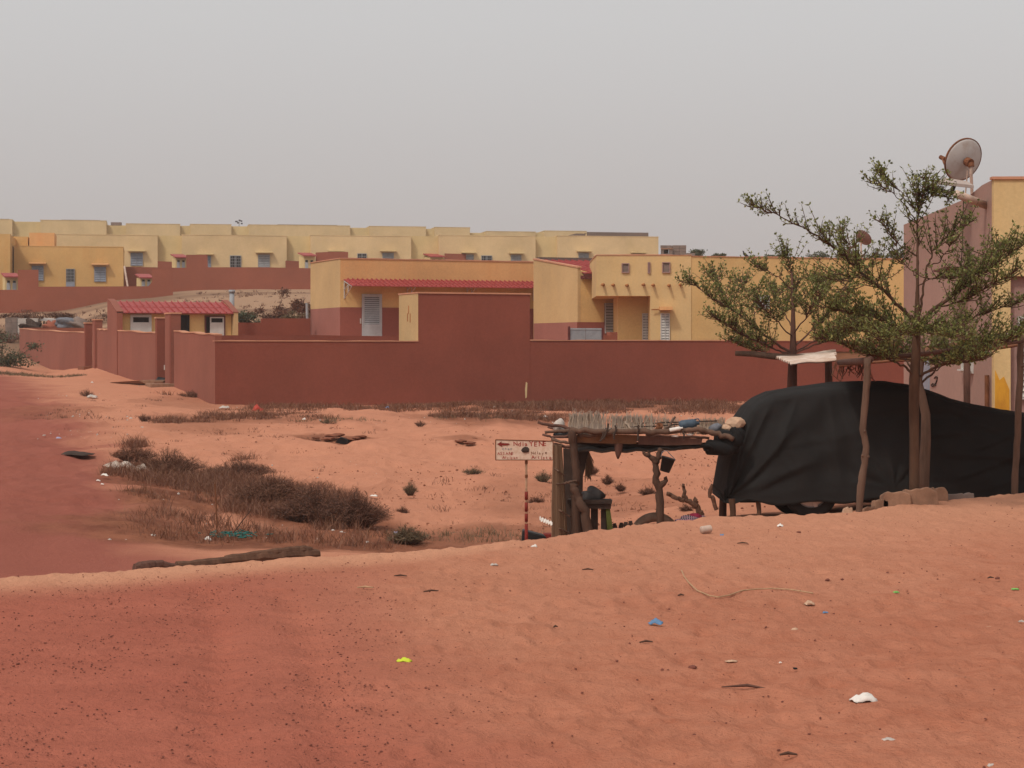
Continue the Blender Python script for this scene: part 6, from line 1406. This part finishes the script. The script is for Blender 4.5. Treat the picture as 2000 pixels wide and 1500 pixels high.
for i, (px, py) in enumerate(((1202, 1027), (1212, 1026), (1222, 1024), (1232, 1022))):
    q = at(px, py, 24.0); g = max(gz(q[0], 24.0), q[2]-.04); mb = MB(); mb.lathe([(.001, 0), (.025, .0), (.032, .03), (.024, .055), (.026, .07), (.018, .068), (.001, .02)], (q[0], 24.0, g), (random.uniform(-.3, .3), random.uniform(-.3, .3), 1), 12); o = mb.build('clay_pot', 'dark_wood', None, (q[0], 24, g), True); tag(o, ('leftmost small dark pot right of the table', 'second small dark pot right of the table leg', 'third small dark pot, before the last one', 'last small dark pot, next to the half buried tyre')[i], 'pot', 'small dark pots on the sand')
st = thing('dead_branch', 'gnarled dead branch sticking out of the sand beyond the shelter', 'branch', tuple(hit(1365, 1006)))
base = hit(1366, 1006); bY = base.y
W_ = lambda px, py, dy=0: Vector(at(px, py, bY+dy))
wobtube([W_(1372, 1012), W_(1362, 992), W_(1350, 982), W_(1338, 976), W_(1320, 972), W_(1302, 964)], .05, .028, 71, amp=.010).build('limb', 'deadwood', st)
wobtube([W_(1338, 976), W_(1337, 960), W_(1335, 945)], .035, .018, 72, amp=.010).build('limb', 'deadwood', st)
wobtube([W_(1356, 990), W_(1358, 980), W_(1355, 973)], .035, .03, 73, amp=.008).build('limb', 'deadwood', st)
base = hit(1400, 996); bY = base.y; mb = wobtube([W_(1402, 1002), W_(1394, 980), W_(1385, 964), W_(1392, 946)], .032, .028, 74, amp=.006); o = mb.build('stump', 'deadwood', None, tuple(base)); tag(o, 'short crooked dead stick standing in the sand left of the cover', 'stump')

# ---------------------------------------------------------- pebbles and clods
def pebbles(name, label, n, mat, fn, s0, s1, seed):
    rn = random.Random(seed); v, f = [], []
    ico = [(0, 0, 1), (.89, 0, .45), (.28, .85, .45), (-.72, .53, .45), (-.72, -.53, .45), (.28, -.85, .45), (.72, .53, -.45), (-.28, .85, -.45), (-.89, 0, -.45), (-.28, -.85, -.45), (.72, -.53, -.45)]
    fs = [(0, 1, 2), (0, 2, 3), (0, 3, 4), (0, 4, 5), (0, 5, 1), (1, 6, 2), (2, 6, 7), (2, 7, 3), (3, 7, 8), (3, 8, 4), (4, 8, 9), (4, 9, 5), (5, 9, 10), (5, 10, 1), (1, 10, 6)]
    X = []; Y = []
    while len(X) < n:
        x, y = fn(rn)
        if x is None: continue
        X.append(x); Y.append(y)
    Z = ground_h(np.array(X), np.array(Y))
    for x, y, z in zip(X, Y, Z):
        k = s0*(s1/s0)**(rn.random()**2.2); a = rn.uniform(0, 6.3); b = len(v); sx_, sy_, sz_ = k*rn.uniform(.7, 1.3), k*rn.uniform(.7, 1.3), k*rn.uniform(.5, .9); co, si = math.cos(a), math.sin(a)
        for px, py, pz in ico:
            j = rn.uniform(.75, 1.2); px, py = px*sx_*j, py*sy_*j; v.append((x+px*co-py*si, y+px*si+py*co, z+pz*sz_*j+sz_*.15))
        f += [tuple(b+i for i in t) for t in fs]
    mb = MB(); mb.v = v; mb.f = f; o = mb.build(name, mat); tag(o, label, None, None, 'stuff')
def on_road(rn):
    y = 6.8+9*rn.random()**1.3; x = rn.uniform(-.28, .1)*y
    m = float(road_mask(np.array([x]), np.array([y]))[0][0]); cl = float(fbm(np.array([x*1.3]), np.array([y*.9]), 2)[0])
    return (x, y) if rn.random() < m*(.6+cl*1.0) else (None, None)
def on_sand(rn):
    y = 6.8+12.5*rn.random(); x = rn.uniform(-.2, .29)*y
    m = float(road_mask(np.array([x]), np.array([y]))[0][0])
    return (x, y) if rn.random() > m and rn.random() < .5 else (None, None)
def on_slope(rn):
    px, py = rn.uniform(60, 1500), rn.uniform(770, 1060)
    if px < 60+(py-740)*.85 or (px < 750 and py > 900 and rn.random() < .6): return (None, None)
    c = hit(px, py)
    w = float(fbm(np.array([c.x*.7]), np.array([c.y*.5]), 2)[0])
    return (c.x, c.y) if c.y > 20 and rn.random() < .35+w*1.6 else (None, None)
def on_weeds(rn):
    c = hit(*rn.choice(((rn.uniform(430, 1450), rn.uniform(790, 828)), (rn.uniform(200, 760), rn.uniform(900, 1060)), (rn.uniform(60, 300), rn.uniform(745, 860)))))
    return (c.x, c.y) if c.y > 20 else (None, None)
pebbles('gravel', 'dark laterite gravel strewn on the red road', 10500, 'pebble', on_road, .0012, .0072, 1)
pebbles('gravel', 'scattered dark specks and clods on the sand', 3600, 'pebble', on_sand, .0012, .008, 2)
pebbles('gravel', 'dark crumbs on the sand slope below the wall', 3200, 'dirt_clod', on_slope, .005, .026, 3)
pebbles('litter_bits', 'tiny pale litter bits caught in the weeds', 230, 'grey_scrap', on_weeds, .008, .035, 4)

# ---------------------------------------------------------- litter, each piece by itself
def scrap(label, px, py, w, mat, seed, h=.35, name='plastic_scrap', cat='litter', d=.6):
    c = hit(px, py); L_ = w/FPX*c.y; rn = random.Random(seed); mb = MB(); nx, ny = (9, 7) if w > 20 else (7, 5); vs = []
    a0 = rn.uniform(-.4, .4)
    for j in range(ny):
        for i in range(nx):
            u, v = i/(nx-1)-.5, j/(ny-1)-.5; k = 1-.5*abs(v)*abs(u)*2; x = u*L_*k*rn.uniform(.85, 1.1); y = v*L_*d*rn.uniform(.8, 1.15)
            z = L_*h*(.12+.55*max(0, 1-(u*u+v*v)*3.2)*rn.uniform(.55, 1.25)+.25*math.sin(u*9+seed)*.5*rn.random()+.05*rn.random())
            X, Y = c.x+x*math.cos(a0)-y*math.sin(a0), c.y+x*math.sin(a0)+y*math.cos(a0); vs.append((X, Y, gz(X, Y)+max(.002, z)))
    mb.add(vs, [(j*nx+i, j*nx+i+1, (j+1)*nx+i+1, (j+1)*nx+i) for j in range(ny-1) for i in range(nx-1)])
    o = mb.build(name, mat, None, tuple(c), True); md = o.modifiers.new('t', 'SOLIDIFY'); md.thickness = .0025; tag(o, label, cat, 'litter on the ground'); return o
for i, a in enumerate([('bright yellow-green plastic scrap on the red road', 790, 1293, 34, 'yellow_scrap', .35), ('white crumpled plastic bag in the right foreground, largest litter', 1687, 1372, 60, 'white_scrap', .42), ('blue and white wrapper in the middle of the sandy foreground', 1281, 1220, 31, 'blue_scrap', .5), ('pale beige wrapper at the end of the straw cord', 1580, 1182, 24, 'rock_tan', .5), ('small blue scrap below the straw cord', 1612, 1198, 13, 'blue_scrap', .5), ('dark blue bottle cap just beyond the crest litter can', 1410, 1048, 10, 'blue_scrap', .8), ('tiny green wrapper at the right of the sand', 1750, 1159, 15, 'green_scrap', .5), ('green-white scrap at the right edge of the sand', 1983, 1152, 16, 'green_scrap', .35), ('white scrap near the crest under the cover', 1524, 1029, 13, 'white_scrap', .6), ('white bit near the bottom right of the sand', 1735, 1447, 30, 'grey_scrap', .3), ('pale scrap at the bottom right corner', 1935, 1497, 18, 'grey_scrap', .5), ('grey transparent scrap on the crest left of the sign', 965, 1105, 16, 'grey_scrap', .4), ('white lump of paper on the crest below the sign', 1043, 1070, 13, 'white_scrap', .8), ('white cup on the long log', 556, 1086, 10, 'white_scrap', 1.1), ('lilac scrap on the crest below the logs', 473, 1094, 9, 'lilac_scrap', .9), ('flat beige scrap beside the brown depression in the sand', 1428, 1292, 26, 'rock_tan', .15), ('tiny white chip left of the black clod', 1524, 1295, 7, 'white_scrap', .6), ('white scrap at the right picture edge', 1996, 1216, 14, 'grey_scrap', .5), ('faint pale scrap left of the right edge', 1932, 1226, 16, 'rock_tan', .3),
  ('largest white rubbish sheet on the bank above the ditch', 235, 917, 62, 'rubbish_white', .38), ('white plastic hanging in the scrub right of the rubbish sheet', 276, 922, 38, 'rubbish_white', .55), ('long white scrap at the foot of the rubbish sheet', 205, 930, 18, 'white_scrap', .4), ('small white bit on the road edge below the rubbish', 192, 940, 9, 'white_scrap', .5), ('second small white bit on the road edge', 200, 947, 8, 'white_scrap', .5), ('lilac plastic in the scrub left of the stake', 376, 929, 15, 'lilac_scrap', .8), ('pale plastic above the iron stake', 428, 933, 13, 'grey_scrap', .8), ('white crumpled paper in the ditch left of the net', 406, 1056, 15, 'white_scrap', .8), ('turquoise scrap below the wall weeds near the corner', 447, 832, 13, 'blue_scrap', .6), ('pinkish sack lying in the weeds by the near wall corner', 503, 805, 24, 'red_scrap', .8), ('white slab of polystyrene at the near wall corner', 439, 798, 22, 'grey_scrap', .35), ('white long bottle on the sand slope', 730, 970, 18, 'white_scrap', .35), ('white ball of paper in the weeds under the wall', 594, 821, 8, 'white_scrap', .9), ('blue-white scrap under the wall left of the block', 756, 798, 9, 'blue_scrap', .7), ('white scrap in the weeds under the tall block', 966, 798, 9, 'white_scrap', .7), ('white scrap in the weeds right of the bare wall patch', 1000, 805, 9, 'white_scrap', .7), ('white scrap near the left end of the reed roof', 1065, 818, 12, 'grey_scrap', .9), ('dark bird-like rag at the foot of the right wall', 1315, 783, 20, 'black_plastic', .6), ('grey plastic in the green shrub left of the sign', 775, 1045, 14, 'lilac_scrap', .9), ('white plastic in the green shrub, lower right', 812, 1052, 11, 'white_scrap', .7), ('white litter in the big shrub foot', 650, 1040, 14, 'grey_scrap', .7), ('reddish white litter beside the shrub foot', 668, 1043, 18, 'grey_scrap', .4), ('white paper on the open sand before the far gate', 180, 748, 6, 'white_scrap', .7), ('pale scrap on the sand near the bank tuft', 180, 778, 22, 'grey_scrap', .5), ('grey-blue plastic on the bank at the road edge', 115, 857, 11, 'lilac_scrap', .5)]):
    scrap(a[0], a[1], a[2], a[3], a[4], 100+i, a[5])
# burrow: solid black block, the shade of its mouth put into colour
c = hit(667, 866); mb = MB(); n = 14; vs = [(c.x+.14*math.cos(a)*(1+.12*math.sin(a*5)), c.y+.12, c.z-.03+.14*max(0, math.sin(a))*(1+.1*math.sin(a*4))) for a in np.linspace(0, math.pi, n)]
mb.prism(vs, (0, .25, 0)); o = mb.build('burrow', 'dark_hole', None, tuple(c)); tag(o, 'black block painted as the shade in a burrow mouth on the sand slope below the wall', 'hole')
for i, (px, py, w) in enumerate(((640, 858, 24), (655, 852, 30), (690, 858, 26), (703, 854, 22), (712, 862, 16), (618, 856, 14), (900, 862, 22), (918, 866, 20), (925, 858, 18))):
    c = hit(px, py); k = w/FPX*c.y; lump('clod', 'dirt_clod', (c.x, c.y, c.z-.02), (k, k*.9, k*.28), ('first crumbly earth clod left of the burrow mouth', 'broad earth clod above the burrow mouth', 'earth clod just right of the burrow mouth', 'upper earth clod right of the burrow', 'last little clod right of the burrow', 'lone clod well left of the burrow', 'left clod of the small dug patch beside the sign', 'front clod of the small dug patch beside the sign', 'upper clod of the small dug patch beside the sign')[i], 'clod', group='clods dug out of the sand slope', seed=70+i, rough=.45, sub=3)
scrap('thin charred rubbish strip at the road edge on the bank', 152, 888, 62, 'dark_wood', 777, .14, 'burnt_rubbish', 'rubbish', .9)
# can lying near the crest
c = hit(1379, 1041); mb = MB(); mb.lathe([(.001, -.045), (.03, -.045), (.032, -.04), (.032, .04), (.03, .045), (.001, .045)], (c.x, c.y, c.z+.03), (.9, .35, .1), 16); o = mb.build('tin_can', 'pipe_white', None, tuple(c), True); tag(o, 'pinkish ribbed tin lying near the crest below the plaid cloth', 'can')
# dark sticks and clods on the sand
for px, py, w, sd_, lab in ((782, 1127, 26, 1, 'dark stick on the red road edge below the sign'), (842, 1157, 30, 2, 'dark green-brown stick right of the first stick'), (1450, 1063, 20, 3, 'brown flat stick on the sand near the tin'), (1148, 1115, 22, 4, 'thin dark stick left of the straw cord'), (1262, 1257, 26, 5, 'short dark stick below the blue wrapper'), (1085, 1227, 8, 6, 'small dark chip in the middle sand'), (1540, 1478, 34, 7, 'forked dark twig near the bottom of the sand'), (713, 1150, 32, 8, 'pale thin straw on the red road'), (1935, 1131, 12, 9, 'dark chip by the right edge sand'), (1330, 1165, 12, 10, 'dark twig at the left bend of the straw cord')):
    c = hit(px, py); L_ = w/FPX*c.y; mb = MB(); a = random.Random(sd_).uniform(-.3, .3); d = Vector((math.cos(a), math.sin(a), 0))*L_/2
    mb.tube([c-d+Vector((0, 0, .006)), c+Vector((0, .01, .012)), c+d+Vector((0, 0, .008))], [.004, .007, .004], 6); o = mb.build('stick', 'straw_cord' if sd_ == 8 else 'twig', None, tuple(c)); tag(o, lab, 'stick', 'sticks lying on the sand')
for px, py, w, mt, lab in ((1553, 1307, 12, 'black_plastic', 'small black clod in the foreground sand'), (1352, 1306, 22, 'pebble', 'brown clod left of the black one'), (1552, 1232, 20, 'rock_tan', 'sandy lump below the beige wrapper'), (1616, 1134, 13, 'pebble', 'brown stone right of the straw cord'), (1645, 1132, 9, 'pebble', 'small brown stone beside the brown stone'), (1948, 1131, 13, 'pebble', 'grey-brown stone near the right edge'), (1885, 1327, 14, 'twig', 'dark clod in the right foreground'), (35, 1297, 9, 'pebble', 'dark stone at the left edge of the red road'), (1560, 1041, 12, 'pebble', 'brownish lump on the crest under the cover')):
    c = hit(px, py); k = .75*w/FPX*c.y; lump('clod', mt, (c.x, c.y, c.z-.003), (k, k*.8, k*.6), lab, 'clod', group='clods and stones on the sand', seed=int(px), rough=.3, sub=2)
# straw-coloured cord
pts = [(1331, 1116), (1336, 1128), (1345, 1140), (1362, 1156), (1385, 1166), (1403, 1169), (1425, 1165), (1450, 1156), (1475, 1153), (1510, 1152), (1545, 1154), (1588, 1161)]
path = [hit(*p)+Vector((0, 0, .008)) for p in pts]; mb = MB(); mb.tube(path, .0045, 6); o = mb.build('cord', 'straw_cord', None, tuple(path[0])); tag(o, 'long straw coloured cord curving over the sand', 'cord')
# sand shelf of a dug depression with a bent strip
c = hit(1460, 1347); mb = MB(); mb.tube([c+Vector((-.12, .02, .008)), c+Vector((0, .0, .02)), c+Vector((.10, -.03, .006))], [.003, .008, .003], 5); o = mb.build('root', 'bark_red', None, tuple(c)); tag(o, 'half buried reddish root in the foreground sand', 'root')

# ---------------------------------------------------------- dusty air
mb = MB(); mb.box((0, 160, 4.0), (2600, 1900, 32)); hz = mb.build('haze', 'soil'); hz.data.materials.clear()
hm = bpy.data.materials.new('haze'); hm.use_nodes = True; nt = hm.node_tree; nt.nodes.clear(); ho = nt.nodes.new('ShaderNodeOutputMaterial'); hv = nt.nodes.new('ShaderNodeVolumePrincipled')
hv.inputs['Color'].default_value = (.93, .91, .89, 1); hv.inputs['Density'].default_value = .0005; hv.inputs['Anisotropy'].default_value = .3; nt.links.new(hv.outputs[0], ho.inputs['Volume'])
hz.data.materials.append(hm); tag(hz, 'thin dusty haze in the air', None, None, 'stuff')
